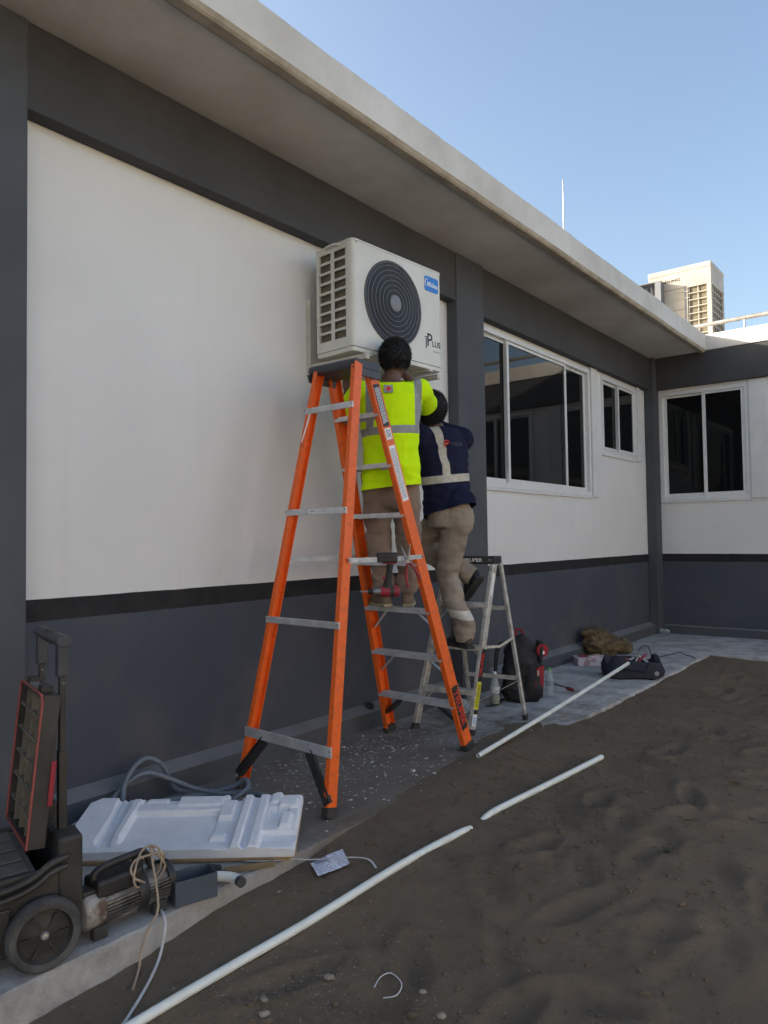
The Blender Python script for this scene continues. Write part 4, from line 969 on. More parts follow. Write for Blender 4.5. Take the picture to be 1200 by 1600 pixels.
def worker_navy():
    O = V((.66, 4.16, 0)); F = V((-.93, .36, 0)).normalized(); R = V((F.y, -F.x, 0)); U = V((0, 0, 1)); ZS = .5715
    P = thing('person', (O.x, O.y, ZS), 'worker in navy work shirt with pale reflective straps on the small ladder', 'person')
    # pose is laid out in the courtyard frame
    view = V((-.55, .835, 0)); lat = V((.835, .55, 0))
    hip = V((.585, 4.14, 1.47)); chest = V((.52, 4.16, 1.92)); neck = V((.485, 4.15, 2.05)); hc = V((.445, 4.13, 2.165))
    ankS = V((.70, 4.12, ZS + .09)); knS = V((.565, 4.13, 1.05)); hpS = hip + lat * .06 - view * .05
    hpB = hip - lat * .04 + view * .07; knB = V((.30, 4.20, 1.24)); ankB = V((.635, 4.33, 1.03))
    Fh = (F + U * .25).normalized(); Rh = Fh.cross(U).normalized(); Uh = Rh.cross(Fh)
    sh1 = chest - R * .17 + U * .06; sh2 = chest + R * .17 + U * .06; el1 = V((.33, 3.98, 2.08)); wr1 = V((.24, 3.97, 2.30)); el2 = V((.30, 4.30, 2.10)); wr2 = V((.2, 4.24, 2.32))
    mb = MB(); head(mb, hc, Fh, Rh, Uh)
    ax = (chest - hip).normalized(); side = R; fw = side.cross(ax) * -1
    limb(mb, [(chest + U * .05, .06), (neck, .055), (hc - Uh * .03, .056)])
    mb.loft([(hip, R * .15, F * .1), (lerp(hip, chest, .5), R * .14, F * .1), (chest, R * .17, F * .105), (chest + U * .08, R * .15, F * .08), (neck, R * .06, F * .06)])
    for (s, e, w_) in ((sh1, el1, wr1), (sh2, el2, wr2)): limb(mb, [(s, .056), (e, .042), (lerp(e, w_, .35), .04), (w_, .027)])
    hand(mb, wr1, U + F * .3, -F, R, .7); hand(mb, wr2, U + F * .3, -F, -R, .7)
    limb(mb, [(hpS, .08), (knS, .055), (ankS, .04)]); limb(mb, [(hpB, .08), (knB, .055), (ankB, .04)])
    link('body', remesh(mb, .0065, 4, .4), 'skin', P)
    hair(hc, Fh, Rh, Uh, 1.05, P, 9, -.075); eyes(hc, Fh, Rh, Uh, 1.0, P)
    mb = MB()
    mb.loft([(hip - U * .10, R * .14, F * .12), (hip, R * .155, F * .12), (hip + U * .12, R * .14, F * .10)])
    mb.ball(hpS - F * .03 - U * .06, .088, 16, (1, 1, 1.3))
    limb(mb, [(hpS - U * .02, .104), (lerp(hpS, knS, .5), .092), (knS, .078), (lerp(knS, ankS, .5), .070), (ankS + U * .07, .071), (ankS + U * .0, .071)], 18)
    limb(mb, [(hpB - U * .02, .105), (lerp(hpB, knB, .5), .095), (knB, .083), (lerp(knB, ankB, .6), .075), (lerp(knB, ankB, 1.0), .070)], 18)
    mb.ball(lerp(hpS, knS, .6) + lat * .06, .05, 12, (.6, .8, 1.4))
    me = cloth(mb, .0075, .0135, (8, 11, 15), 21, lambda p: .75 + .9 * max(0, 1 - abs(p.z - (ZS + .16)) / .2) + .5 * max(0, 1 - abs(p.z - 1.05) / .2))
    db = (ankB - knB).normalized(); bisect(me, [(V((0, 0, ZS + .04)), -U, None, 0), (lerp(knB, ankB, 1.02), db, ankB, .14)])
    g = NB('khaki_with_tape'); Pn, x, y, z = g.pos()
    tp = band(g, g.math('ADD', z, g.math('MULTIPLY', x, .12)), ZS + .305, .055)
    tp = g.math('MULTIPLY', tp, g.math('GREATER_THAN', z, ZS + .1))
    kh = g.mix(g.ramp(g.noise(Pn, 5, 5), .35, .65), (.34, .285, .23), (.26, .21, .165)); g.base(g.mix(tp, kh, (.60, .57, .50))); g.b.inputs['Roughness'].default_value = .88; g.b.inputs['Specular IOR Level'].default_value = .15; g.bump(g.noise(Pn, 320, 2), .3, .004)
    tr = link('trousers', me, g.m, P)
    shoe(V((ankS.x, ankS.y, ZS)), (-.92, .38, 0), U, .27, P, 'shoe_black', 'rubber', .05)
    d2 = V((-.70, .24, -.67)).normalized(); u2 = V((-.66, .2, .70)); u2 = (u2 - d2 * u2.dot(d2)).normalized(); shoe(ankB - u2 * .075, d2, u2, .27, P, 'shoe_black', 'rubber', .05)
    # shirt
    mb = MB()
    h2 = hip + U * -.02; mb.ball(hpS - F * .03 + U * .03, .112, 18, (1, 1, 1.2))
    mb.loft([(h2 - U * .08, R * .185, F * .15), (lerp(hip, chest, .25), R * .178, F * .142), (lerp(hip, chest, .6), R * .18, F * .135), (chest, R * .20, F * .13), (chest + U * .07, R * .19, F * .11), (chest + U * .125, R * .11, F * .085), (neck + U * .0, R * .068, F * .066)], 28)
    for (s, e) in ((sh1, el1), (sh2, el2)): limb(mb, [(s, .085), (lerp(s, e, .5), .078), (lerp(s, e, 1.0), .072)], 16)
    me = cloth(mb, .0065, .014, (8, 8, 16), 31, lambda p: .6 + .6 * max(0, 1 - abs(p.z - 1.62) / .25))
    bisect(me, [(V((hip.x, hip.y, 1.468)), -U + V((.26, 0, 0)), None, 0), (neck + U * .012, U, neck, .11), (el1, (el1 - sh1).normalized(), el1, .13), (el2, (el2 - sh2).normalized(), el2, .13)])
    g, Pn, r, f, z = vest_mat(chest, F, R, 1.75, False)
    belt = band(g, g.math('ADD', z, g.math('MULTIPLY', r, -.10)), 1.695, .052)
    br = g.math('MULTIPLY', band(g, g.math('ADD', r, g.math('MULTIPLY', z, .08)), .155 - .085, .052), g.math('GREATER_THAN', z, 1.69))
    tape = g.math('MAXIMUM', belt, br)
    nv = g.mix(g.ramp(g.noise(Pn, 7, 4), .4, .7), (.009, .011, .034), (.014, .016, .042)); g.base(g.mix(tape, nv, g.mix(g.ramp(g.noise(Pn, 40, 3), .4, .6), (.58, .53, .44), (.48, .44, .37))))
    g.b.inputs['Roughness'].default_value = .85; g.b.inputs['Specular IOR Level'].default_value = .2; g.bump(g.noise(Pn, 380, 2), .3, .004)
    shirt = link('shirt', me, g.m, P)
    # company print between the shoulders
    T = fr(chest - F * .136 + R * .02 + U * .005, R, U); MB(T).tube([(.022 * math.cos(a) - .075, .022 * math.sin(a), 0) for a in [i * .5 for i in range(10)]], .004, 6).build('emblem', 'red_print', shirt)
    MB(T).ball((-.075, 0, 0), .009, 8, (1, 1, .3)).build('emblem', 'orange', shirt); text('COOL', .033, 'faint_print', T @ Matrix.Translation((.012, 0, .001)), shirt)
worker_navy()

# ---- rolling tool box
def tool_trolley():
    C0 = V((1.06, 1.225, 0)); a = V((-.964, .266, 0)).normalized(); b = V((-a.y, a.x, 0)); b = b if b.y < 0 else -b; U = V((0, 0, 1))
    W_ = lambda p, q, z: C0 + a * p + b * q + U * z                   # p inward, q towards the front, z up
    F = Matrix.Identity(4)
    for i in range(3): F[i][0], F[i][1], F[i][2], F[i][3] = a[i], b[i], U[i], C0[i]
    T = thing('tool_trolley', W_(.23, .26, 0), 'black rolling tool box with open ribbed lid and raised pull handle', 'tool box')
    bd = MB(F)
    # hollow body: floor, four walls
    bd.bb((.0, .0, .05), (.46, .56, .075)); bd.bb((0, 0, .075), (.022, .56, .285)); bd.bb((.438, 0, .075), (.46, .56, .285)); bd.bb((.022, 0, .075), (.438, .03, .33)); bd.bb((.022, .53, .075), (.438, .56, .285))
    bo = bd.build('body', 'case_black', T, bevel=.008, seg=3)
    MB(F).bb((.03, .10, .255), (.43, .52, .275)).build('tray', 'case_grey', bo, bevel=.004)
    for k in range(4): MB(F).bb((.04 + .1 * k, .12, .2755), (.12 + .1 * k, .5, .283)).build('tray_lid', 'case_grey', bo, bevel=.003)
    # raised moulded rim sweeping down along the near side
    for off in (0, .028): MB().tube(spline([W_(-.012, .02, .315 - off), W_(-.016, .07, .305 - off), W_(-.016, .13, .272 - off), W_(-.016, .24, .255 - off), W_(-.016, .56, .25 - off)], 6), .011, 8).build('rim', 'case_black', bo, smooth=True)
    for p in (0.0, .355): MB(F).bb((p - .006, -.03, .10), (p + .105, .045, .372)).build('handle_housing', 'case_black', T, bevel=.012, seg=3)
    MB(F).bb((-.012, .18, .10), (-.001, .34, .20)).build('side_panel', 'case_black', bo, bevel=.006)
    # wheels
    for p in (-.036, .496):
        X = Matrix.Translation(W_(p, .092, .1085)) @ fr((0, 0, 0), b, U)   # local z = axle
        sg = -1 if p < 0 else 1
        wt = MB(X); wt.lathe([(.080, -.022), (.099, -.025), (.107, -.014), (.1085, 0), (.107, .014), (.099, .025), (.080, .022), (.078, .0), (.080, -.022)], 40); ty = wt.build('wheel', 'tyre', T, smooth=True)
        rm = MB(X); rm.lathe([(.0001, -.012), (.03, -.013), (.055, -.004), (.072, -.005), (.0795, -.02), (.0795, .02), (.072, .005), (.055, .004), (.03, .013), (.0001, .012)], 36); rim = rm.build('rim', 'case_black', ty, smooth=True)
        for k in range(6):
            an = k * math.pi / 3; rb = MB(X); 
            for zz in (-.0165, .0105): rb.box((.045 * math.cos(an), .045 * math.sin(an), zz * .6), (.045, .007, .008), Matrix.Rotation(an, 3, 'Z'))
            tag(rb.build('spoke', 'case_black', rim), kind='stuff')
        MB(X).lathe([(.0001, -.024), (.009, -.022), (.013, -.016), (.013, .016), (.009, .022), (.0001, .024)], 16).build('axle_cap', 'galv', rim, smooth=True)
    # pull handle
    n0, f0 = V((.965, 1.238, 0)), V((.655, 1.324, 0)); hd = (f0 - n0).normalized(); pr = V((hd.y, -hd.x, 0))
    for p in (n0, f0):
        MB().bar(p + U * .30, p + U * .62, .036, .026, hd).build('handle_sleeve', 'case_black', T, bevel=.003); 
        po = MB().bar(p + U * .60, p + U * .92, .029, .02, hd).build('handle_post', 'case_black', T, bevel=.003)
        MB().ball(p + U * .84 + hd * .0 - a * .0145, .006, 8).build('button', 'steel', po)
        MB().bar(p + U * .86, p + U * .972, .042, .036, hd).build('handle_elbow', 'grey_plastic', T, bevel=.006)
    g = MB(); g.sweep([(.020 * math.cos(t), .026 * math.sin(t)) for t in [math.pi * 2 * i / 8 for i in range(8)]], n0 + U * .978 - hd * .03, f0 + U * .978 + hd * .03, U)
    gp = g.build('grip', 'grey_plastic', T, bevel=.003)
    for k in range(5): MB().tube([n0 + U * .978 + hd * (.12 + .018 * k) + V((math.cos(t) * pr.x, math.cos(t) * pr.y, math.sin(t))) * .022 for t in [2 * math.pi * i / 10 for i in range(10)]], .003, 5, closed=True).build('grip_rib', 'case_black', gp)
    # open lid standing against the handle
    L0 = W_(.05, .085, .335); la = a; up = (U - b * .10).normalized(); nf = la.cross(up); nf = nf if nf.dot(b) > 0 else -nf
    X = Matrix.Identity(4)
    for i in range(3): X[i][0], X[i][1], X[i][2], X[i][3] = la[i], up[i], nf[i], L0[i]
    W, H = .37, .475
    lid = MB(X); lid.bb((0, 0, -.012), (W, H, 0)); lid.bb((0, 0, 0), (.014, H, .038)); lid.bb((W - .014, 0, 0), (W, H, .038)); lid.bb((.014, 0, 0), (W - .014, .014, .038)); lid.bb((.014, H - .014, 0), (W - .014, H, .038))
    lo = lid.build('lid', 'case_black', T, bevel=.003)
    for k in range(1, 6): MB(X).bb((.0145, H * k / 6 - .003, .0005), (W - .0145, H * k / 6 + .003, .036)).build('lid_rib', 'rib_lit_dust', lo)
    for k in range(1, 4): MB(X).bb((W * k / 4 - .003, .0145, .0005), (W * k / 4 + .003, H - .0145, .034)).build('lid_rib', 'rib_lit_dust', lo)
    MB().tube([X @ V(p) for p in ((.004, .0, .041), (W - .004, .0, .041), (W, H - .02, .041), (W - .02, H, .041), (.02, H, .041), (0, H - .02, .041))], .0045, 6, closed=True).build('seal', 'seal', lo)
    for x in (.09, W - .09): MB(X).bb((x - .03, H + .0005, .0), (x + .03, H + .022, .034)).build('latch', 'case_black', lo, bevel=.003)
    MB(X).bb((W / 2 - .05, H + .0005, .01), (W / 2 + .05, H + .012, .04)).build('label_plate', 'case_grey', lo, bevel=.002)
    MB(X).bb((-.006, .13, -.02), (-.0005, .27, -.004)).build('latch', 'red_plastic', lo, bevel=.002)
tool_trolley()

# ---- vacuum pump with its coiled cable
def vacuum_pump():
    A0, A1 = V((.985, 1.275, .085)), V((1.0, 1.615, .085)); ax = (A1 - A0).normalized(); L = (A1 - A0).length
    X = fr(A0, V((ax.y, -ax.x, 0)), (0, 0, 1)); X = X @ Matrix.Rotation(0, 4, 'Z')           # local z = ax reversed?
    if (X.to_3x3() @ V((0, 0, 1))).dot(ax) < 0: X = fr(A0, V((-ax.y, ax.x, 0)), (0, 0, 1))
    P = thing('vacuum_pump', (.99, 1.44, 0), 'dirty finned electric vacuum pump with black cover beside the trolley wheel', 'pump')
    MB(X).lathe([(.0001, 0), (.045, .0), (.06, .008), (.066, .02), (.066, .075), (.0001, .075)], 28).build('end_bell', 'pump_end', P, bevel=.002, smooth=True)
    MB(X).lathe([(.054, .0755), (.054, .315)], 28).build('motor_core', 'pump_alu', P, smooth=True)
    for k in range(36):
        t = 2 * math.pi * k / 36
        if 20 < math.degrees(t) % 360 < 150: continue
        for (z0, z1) in ((.076, .195), (.235, .315)):
            MB(X).box((.060 * math.cos(t), .060 * math.sin(t), (z0 + z1) / 2), (.014, .0035, z1 - z0), Matrix.Rotation(t, 3, 'Z')).build('fin', 'pump_alu', P)
    MB(X).lathe([(.0675, .196), (.0685, .2), (.0685, .23), (.0675, .234)], 28).build('clamp_ring', 'black_plastic', P, smooth=True)
    MB(X).lathe([(.064, .3155), (.064, .34), (.04, .352), (.0001, .355)], 28).build('fan_cover', 'black_plastic', P, smooth=True)
    MB(X).bb((-.052, .035, .05), (.05, .092, .215)).build('terminal_box', 'black_plastic', P, bevel=.01, seg=3); MB(X).bb((-.035, .05, .005), (.03, .07, .06)).build('gas_ballast', 'black_plastic', P, bevel=.006)
    hp = [X @ V(p) for p in ((0, .05, .07), (-.0, .098, .06), (.0, .118, .10), (.0, .122, .20), (.0, .115, .25), (0, .05, .28))]
    MB().tube(spline(hp, 5), .013, 10).build('handle', 'black_plastic', P, smooth=True)
    MB(X).bb((-.02, .06, .21), (.02, .115, .235)).build('inlet', 'black_plastic', P, bevel=.004)
    for s_ in (-.05, .05):
        for z in (.03, .25): MB(X).bb((s_ - .014, -.0845, z), (s_ + .014, -.045, z + .05)).build('foot', 'rubber', P, bevel=.003)
    # cable wound over the handle, hanging down over the kerb
    c = X @ V((.02, .10, .23)); pts = []
    for i in range(30):
        t = i / 29 * 4.4 * math.pi; r = .056 + .010 * math.sin(i * 1.3); pts.append(c + V((.07 + .014 * math.sin(i), r * math.cos(t) * 1.0 + .0, r * math.sin(t) * (.9 + .25 * (t > 6)) - .02)))
    end = [V((1.115, 1.50, .06)), V((1.12, 1.455, -.0)), V((1.125, 1.43, -.05)), V((1.15, 1.40, gz(1.15, 1.40) + .006)), V((1.22, 1.335, gz(1.22, 1.335) + .006))]
    tag(MB().tube(spline(pts + end, 5), .0042, 7).build('cord', 'cable_tan', None, smooth=True), 'tan cable looped over the vacuum pump handle hanging over the kerb', 'cable')
vacuum_pump()
tag(MB().tube(spline([(.99, 1.60, .03), (1.04, 1.56, .008), (1.095, 1.535, .006), (1.125, 1.52, -.02), (1.14, 1.49, gz(1.14, 1.49) + .008), (1.22, 1.40, gz(1.22, 1.40) + .006), (1.30, 1.29, gz(1.3, 1.29) + .006), (1.345, 1.20, gz(1.345, 1.2) + .006), (1.36, 1.05, gz(1.36, 1.05) + .006)], 6), .005, 8).build('white_cable', 'cable_white', None, smooth=True), 'pale cable running from the pump over the kerb onto the sand', 'cable')

# ---- small things on the kerb
def kerb_things():
    X = rz((1.055, 1.685, .0005), 72); w_, d_, h = .155, .098, .088
    b_ = MB(X); t = .003; b_.bb((-w_ / 2, -d_ / 2, 0), (w_ / 2, d_ / 2, t)); b_.bb((-w_ / 2, -d_ / 2, t), (w_ / 2, -d_ / 2 + t, h)); b_.bb((-w_ / 2, d_ / 2 - t, t), (w_ / 2, d_ / 2, h)); b_.bb((-w_ / 2, -d_ / 2 + t, t), (-w_ / 2 + t, d_ / 2 - t, h)); b_.bb((w_ / 2 - t, -d_ / 2 + t, t), (w_ / 2, d_ / 2 - t, h))
    tag(b_.build('metal_box', 'box_grey'), 'small open blue-grey metal box on the kerb beside the pump', 'box')
    E_ = thing('pipe_elbow', (1.0, 1.8, 0), 'white plastic pipe bend lying behind the grey metal box', 'pipe')
    MB().tube(spline([(.90, 1.68, .022), (.98, 1.765, .022), (1.05, 1.825, .022), (1.10, 1.845, .022), (1.145, 1.838, .022)], 6), .0185, 14, cap=False).build('pipe', 'pvc', E_, smooth=True)
    MB().tube([(1.13, 1.842, .022), (1.15, 1.837, .022)], .0195, 14).build('end_plug', 'grey_plastic', E_, smooth=True)
    H_ = thing('hand_tool', (1.02, 1.9, 0), 'worn brown bar with black grip in front of the white foam', 'tool')
    MB().bar((1.0, 1.875, .013), (1.115, 2.035, .014), .022, .018).build('bar', 'twig', H_, bevel=.004); MB().tube([(.925, 1.83, .018), (.93, 1.835, .018), (.985, 1.868, .017), (.99, 1.872, .016)], [.008, .016, .016, .009], 10).build('grip', 'rubber', H_, smooth=True)
    MB().tube([(.985, 1.87, .016), (1.005, 1.88, .014)], .007, 8).build('neck', 'steel', H_)
    # leaflet, strap, zip ring
    lf = MB(); o = V((1.205, 2.235, 0)); ux, uy = V((.83, .56, 0)), V((.44, -.90, 0)); n = 8; vs = []
    P4 = [V((1.151, 2.201, 0)), V((1.204, 2.34, 0)), V((1.301, 2.277, 0)), V((1.259, 2.133, 0))]
    for i in range(n + 1):
        for j in range(n + 1):
            u, v = i / n, j / n; p = (P4[0] * (1 - u) + P4[1] * u) * (1 - v) + (P4[3] * (1 - u) + P4[2] * u) * v; vs.append((p.x, p.y, gz(p.x, p.y) + .012 + .006 * math.sin(3 * u + 2 * v) + .01 * u * u))
    lf.add(vs, [(i * (n + 1) + j, i * (n + 1) + j + 1, (i + 1) * (n + 1) + j + 1, (i + 1) * (n + 1) + j) for i in range(n) for j in range(n)])
    g = NB('printed_leaflet'); Pn, x, y, z = g.pos(); sub = _n(g.nt, 'ShaderNodeVectorMath', operation='SUBTRACT'); g.lk(Pn, sub.inputs[0]); sub.inputs[1].default_value = tuple(P4[0])
    def dot(v): q = _n(g.nt, 'ShaderNodeVectorMath', operation='DOT_PRODUCT'); g.lk(sub.outputs[0], q.inputs[0]); q.inputs[1].default_value = tuple(v); return q.outputs['Value']
    u, v = dot((P4[1] - P4[0]).normalized()), dot((P4[3] - P4[0]).normalized())
    ln = g.math('MULTIPLY', g.math('GREATER_THAN', g.math('FRACT', g.math('MULTIPLY', v, 95)), .55), g.math('GREATER_THAN', g.noise(Pn, 110, 2), .46))
    ln = g.math('MULTIPLY', ln, g.math('GREATER_THAN', g.math('ABSOLUTE', g.math('SUBTRACT', u, .075)), .006)); hdr = g.math('MULTIPLY', g.math('LESS_THAN', v, .03), g.math('LESS_THAN', g.math('ABSOLUTE', g.math('SUBTRACT', u, .04)), .028))
    g.base(g.mix(g.math('MAXIMUM', g.math('MULTIPLY', ln, .75), g.math('MULTIPLY', hdr, .6)), (.72, .74, .84), (.10, .11, .16))); g.b.inputs['Roughness'].default_value = .7
    tag(lf.build('leaflet', g.m, fix=False), 'printed white instruction leaflet lying on the sand', 'leaflet')
    sp = [V(p) for p in ((.99, 1.99, .006), (1.084, 2.068, .006), (1.12, 2.12, .004), (1.157, 2.20, gz(1.157, 2.2) + .03), (1.29, 2.282, gz(1.29, 2.28) + .035), (1.334, 2.352, gz(1.334, 2.352) + .012), (1.40, 2.325, gz(1.4, 2.325) + .008))]
    q = spline(sp, 5); st = MB()
    for i in range(len(q) - 1): st.bar(q[i], q[i + 1], .009, .0012, V((0, 0, 1)).cross(q[i + 1] - q[i]))
    tag(st.build('packing_strap', 'cable_white'), 'white packing strap trailing from under the foam to the sand', 'strap')
    rg = [(1.845, 1.768), (1.826, 1.823), (1.847, 1.851), (1.906, 1.827), (1.922, 1.78)]
    tag(MB().tube(spline([(x, y, gz(x, y) + .004) for x, y in rg + [(1.89, 1.756)]], 3), .0022, 6).build('plastic_ring', 'cable_white'), 'open six-sided loop of white plastic strip on the sand', 'strip')
kerb_things()

# ---- polystyrene packing slab on its sheet of cardboard
def foam_slab():
    T = thing('packing_foam', (.6, 1.95, 0), 'white moulded polystyrene packing slab on brown cardboard below the wall', 'packing')
    x = V((.772, .635, 0)); y = V((-.635 * .985, .772 * .985, .17)); X = fr((.40, 1.515, .004), x, y)
    Lx, Ly = .955, .415
    cb = MB(X); vs = [(0, -.012), (.3, -.004), (.32, .004), (.5, -.006), (Lx - .02, -.004), (Lx + .004, .03), (Lx, Ly - .06), (.03, Ly - .02)]; cb.prism(vs, .014); cb.build('cardboard', 'card', T, bevel=.002)
    dx = .005; nx, ny = int(Lx / dx), int(Ly / dx); H = np.full((nx + 1, ny + 1), .040)
    gx, gy = np.meshgrid(np.arange(nx + 1) * dx, np.arange(ny + 1) * dx, indexing='ij')
    def rect(x0, x1, y0, y1, h): H[(gx >= x0) & (gx <= x1) & (gy >= y0) & (gy <= y1)] = h
    rect(0, Lx, 0, .035, .052); rect(0, Lx, .035, .06, .046)
    rect(.0, .13, .06, Ly, .060); rect(.19, .225, .06, .40, .058); rect(.225, .60, .10, .30, .028); rect(.225, .60, .30, .36, .052); rect(.40, .62, .34, .42, .060); rect(.60, .66, .08, .38, .056); rect(.60, .69, .12, .24, .034)
    rect(.695, .735, .0, Ly, .064); rect(.735, .765, .02, Ly, .036); rect(.765, .805, .0, Ly, .064); rect(.805, Lx, .12, Ly, .058); rect(.83, .90, .22, .30, .034); rect(.86, .94, .30, .36, .072); rect(.88, .92, .14, .24, .076); rect(.82, .86, .34, .42, .070); rect(.25, .34, .38, Ly, .050)
    for xc in (.145, .175):                                             # slanting grooves at the left end
        d = np.abs(gx - (xc - .25 * (gy - .2) * .35)); H[(d < .007) & (gy > .03)] = .030
    H = (H + np.roll(H, 1, 0) + np.roll(H, 1, 1) + np.roll(H, -1, 0) + np.roll(H, -1, 1)) / 5
    # chamfered corners and notches in the outline
    cutm = ((gx + (Ly - gy)) < .05) | ((gx > .23) & (gx < .26) & (gy > .395)) | ((gx > .345) & (gx < .60) & (gy > .40)) | ((gx > .62) & (gx < .68) & (gy > .39)) | ((gx > .81) & (gx < .835) & (gy > .395))
    m = MB(X); id_ = np.arange((nx + 1) * (ny + 1)).reshape(nx + 1, ny + 1); N = (nx + 1) * (ny + 1)
    vs = [(gx[i, j], gy[i, j], H[i, j]) for i in range(nx + 1) for j in range(ny + 1)] + [(gx[i, j], gy[i, j], .0145) for i in range(nx + 1) for j in range(ny + 1)]
    fs = []; keep = np.zeros((nx, ny), bool)
    for i in range(nx):
        for j in range(ny): keep[i, j] = not cutm[i, j]
    for i in range(nx):
        for j in range(ny):
            if not keep[i, j]: continue
            q = (id_[i, j], id_[i + 1, j], id_[i + 1, j + 1], id_[i, j + 1]); fs.append(tuple(int(k) for k in q))
            for (di, dj, e0, e1) in ((-1, 0, 3, 0), (1, 0, 1, 2), (0, -1, 0, 1), (0, 1, 2, 3)):
                ii, jj = i + di, j + dj
                if ii < 0 or jj < 0 or ii >= nx or jj >= ny or not keep[ii, jj]: fs.append((int(q[e1]), int(q[e0]), int(q[e0]) + N, int(q[e1]) + N))
    m.add(vs, fs); o = m.mesh('foam', fix=False); bm = bmesh.new(); bm.from_mesh(o); bmesh.ops.delete(bm, geom=[v for v in bm.verts if not v.link_faces], context='VERTS'); bm.to_mesh(o); bm.free()
    link('foam', o, 'foam', T)
foam_slab()

# ---- corrugated conduits behind the foam
def conduits():
    runs = [([(.13, 1.88, .05), (.115, 1.95, .10), (.12, 2.02, .15), (.14, 2.11, .17), (.17, 2.23, .11), (.22, 2.33, .05), (.33, 2.42, .022), (.42, 2.50, .022), (.52, 2.52, .02), (.60, 2.44, .02)], 'longest grey corrugated conduit running behind the white foam'),
            ([(.19, 1.94, .06), (.14, 1.98, .14), (.125, 2.04, .21), (.12, 2.12, .235), (.13, 2.20, .18), (.13, 2.26, .06), (.15, 2.33, .02)], 'grey conduit arching highest behind the left end of the foam'),
            ([(.20, 2.05, .022), (.17, 2.18, .02), (.24, 2.34, .02), (.34, 2.46, .045), (.40, 2.50, .085), (.45, 2.47, .06), (.44, 2.38, .025)], 'grey conduit with a small loop beside the ladder foot')]
    for pts, lb in runs:
        q = spline(pts, 10); acc = [q[0]]; out = [q[0]]
        # resample evenly for the corrugation
        d = 0; step = .0045; res = []; L = 0
        for i in range(len(q) - 1):
            seg = (q[i + 1] - q[i]).length; t = (step - d) if res else 0
            while t <= seg: res.append(q[i].lerp(q[i + 1], t / seg if seg else 0)); t += step
            d = seg - (t - step)
        tag(MB().tube(res, [.0118 if i % 2 else .0135 for i in range(len(res))], 9).build('conduit', 'conduit', None, smooth=True), lb, 'conduit', 'grey conduits behind the foam')
    tag(MB().tube(spline([(.10, 1.62, .006), (.12, 1.72, .03), (.13, 1.83, .05), (.16, 1.89, .03)], 6), .003, 6).build('thin_cable', 'cable_white'), 'thin white cable beside the left end of the foam', 'cable')
conduits()

# ---- white pipes on the sand
def white_pipes():
    def pipe(pts, r, label, name='long_pipe'):
        P = MB(); pts = [V(p) for p in pts]; q = spline(pts, 8)
        P.tube(q, r, 14, cap=False); P.tube(q, r * .82, 14, cap=False)
        # annular end faces
        o = P.build(name, 'pvc', None, smooth=True); tag(o, label, 'pipe', 'white pipes on the sand'); return o
    r = .0155
    y0 = [(1.365, .85), (1.38, 1.25), (1.405, 1.6), (1.439, 1.9), (1.47, 2.4), (1.495, 2.78), (1.502, 2.88)]
    z0 = gz(1.36, .85) + r + .004; z1 = gz(1.49, 2.78) + r * .2
    pts = []
    for (x, y) in y0: t = (y - .85) / (2.78 - .85); pts.append((x, y, max(z0 * (1 - t) + z1 * t, gz(x, y) + (r * .75 if y < 2.6 else -.004)) - (.012 if y > 2.85 else 0)))
    pipe(pts, r, 'nearest white plastic pipe, its far end half buried in sand')
    pts = [(x, y, gz(x, y) + d) for x, y, d in ((1.488, 3.0, -.012), (1.495, 3.12, r * .5), (1.535, 3.6, r), (1.58, 4.216, r + .002))]
    zz = [p[2] for p in pts]; pts[2] = (pts[2][0], pts[2][1], max(pts[2][2], (zz[1] + zz[3]) / 2))
    pipe(pts, r, 'short white plastic pipe in the middle of the sand')
    pipe([(1.042, 3.706, max(gz(1.042, 3.706), 0) + .016), (1.01, 4.8, .085), (.971, 6.183, .172), (.966, 6.33, .182)], .0145, 'white plastic pipe resting one end on the navy tool bag')
white_pipes()
tag(MB().tube(spline([(x, y, max(gz(x, y), 0 if x < 1.05 else -1) + .003) for x, y in ((.97, 4.05), (1.02, 3.98), (1.13, 3.93), (1.24, 3.87), (1.34, 3.89), (1.45, 3.97))], 5), .0012, 5).build('thin_wire', 'copper'), 'thin copper-coloured wire curving over the sand between two pipes', 'wire')

# ---- things by the far end of the pavement
def bottle(x, y, label, cap, fill=None, lying=False, h=.21, r=.032, ang=0):
    T = thing('plastic_bottle', (x, y, 0), label, 'bottle', 'drink bottles')
    X = Matrix.Translation((x, y, .001)) if not lying else Matrix.Translation((x, y, r + .001)) @ Matrix.Rotation(math.radians(ang), 4, 'Z') @ Matrix.Rotation(math.radians(90), 4, 'Y')
    out = [(.0001, .004), (r * .8, .0), (r, .012), (r, h * .25), (r * .94, h * .3), (r, h * .35), (r, h * .55), (r * .95, h * .62), (r * .6, h * .8), (.0125, h * .87), (.0125, h * .95)]
    MB(X).lathe(out, 20).build('shell', 'pet', T, smooth=True)
    MB(X).lathe([(.0155, h * .93), (.0155, h), (.0001, h + .001)], 16).build('cap', cap, T, smooth=False)
    MB(X).lathe([(r + .0006, h * .36), (r + .0006, h * .54)], 20).build('wrapper', 'film' if not fill else 'grey_print' if False else 'cable_white', T, smooth=True)
    if fill: MB(X).lathe([(.0001, .006), (r * .9, .006), (r * .93, .014), (r * .93, h * .24), (.0001, h * .24)], 20).build('drink', fill, T, smooth=True)
bottle(.40, 5.02, 'plastic bottle with yellow drink left of the black backpack', 'white_print', 'drink', h=.25, r=.036)
bottle(.60, 5.56, 'empty clear plastic bottle with green cap right of the backpack', 'cap_green', h=.22, r=.032)
bottle(.24, 9.78, 'water bottle with blue cap lying at the far wall corner', 'cap_blue', lying=True, h=.24, r=.034, ang=170)

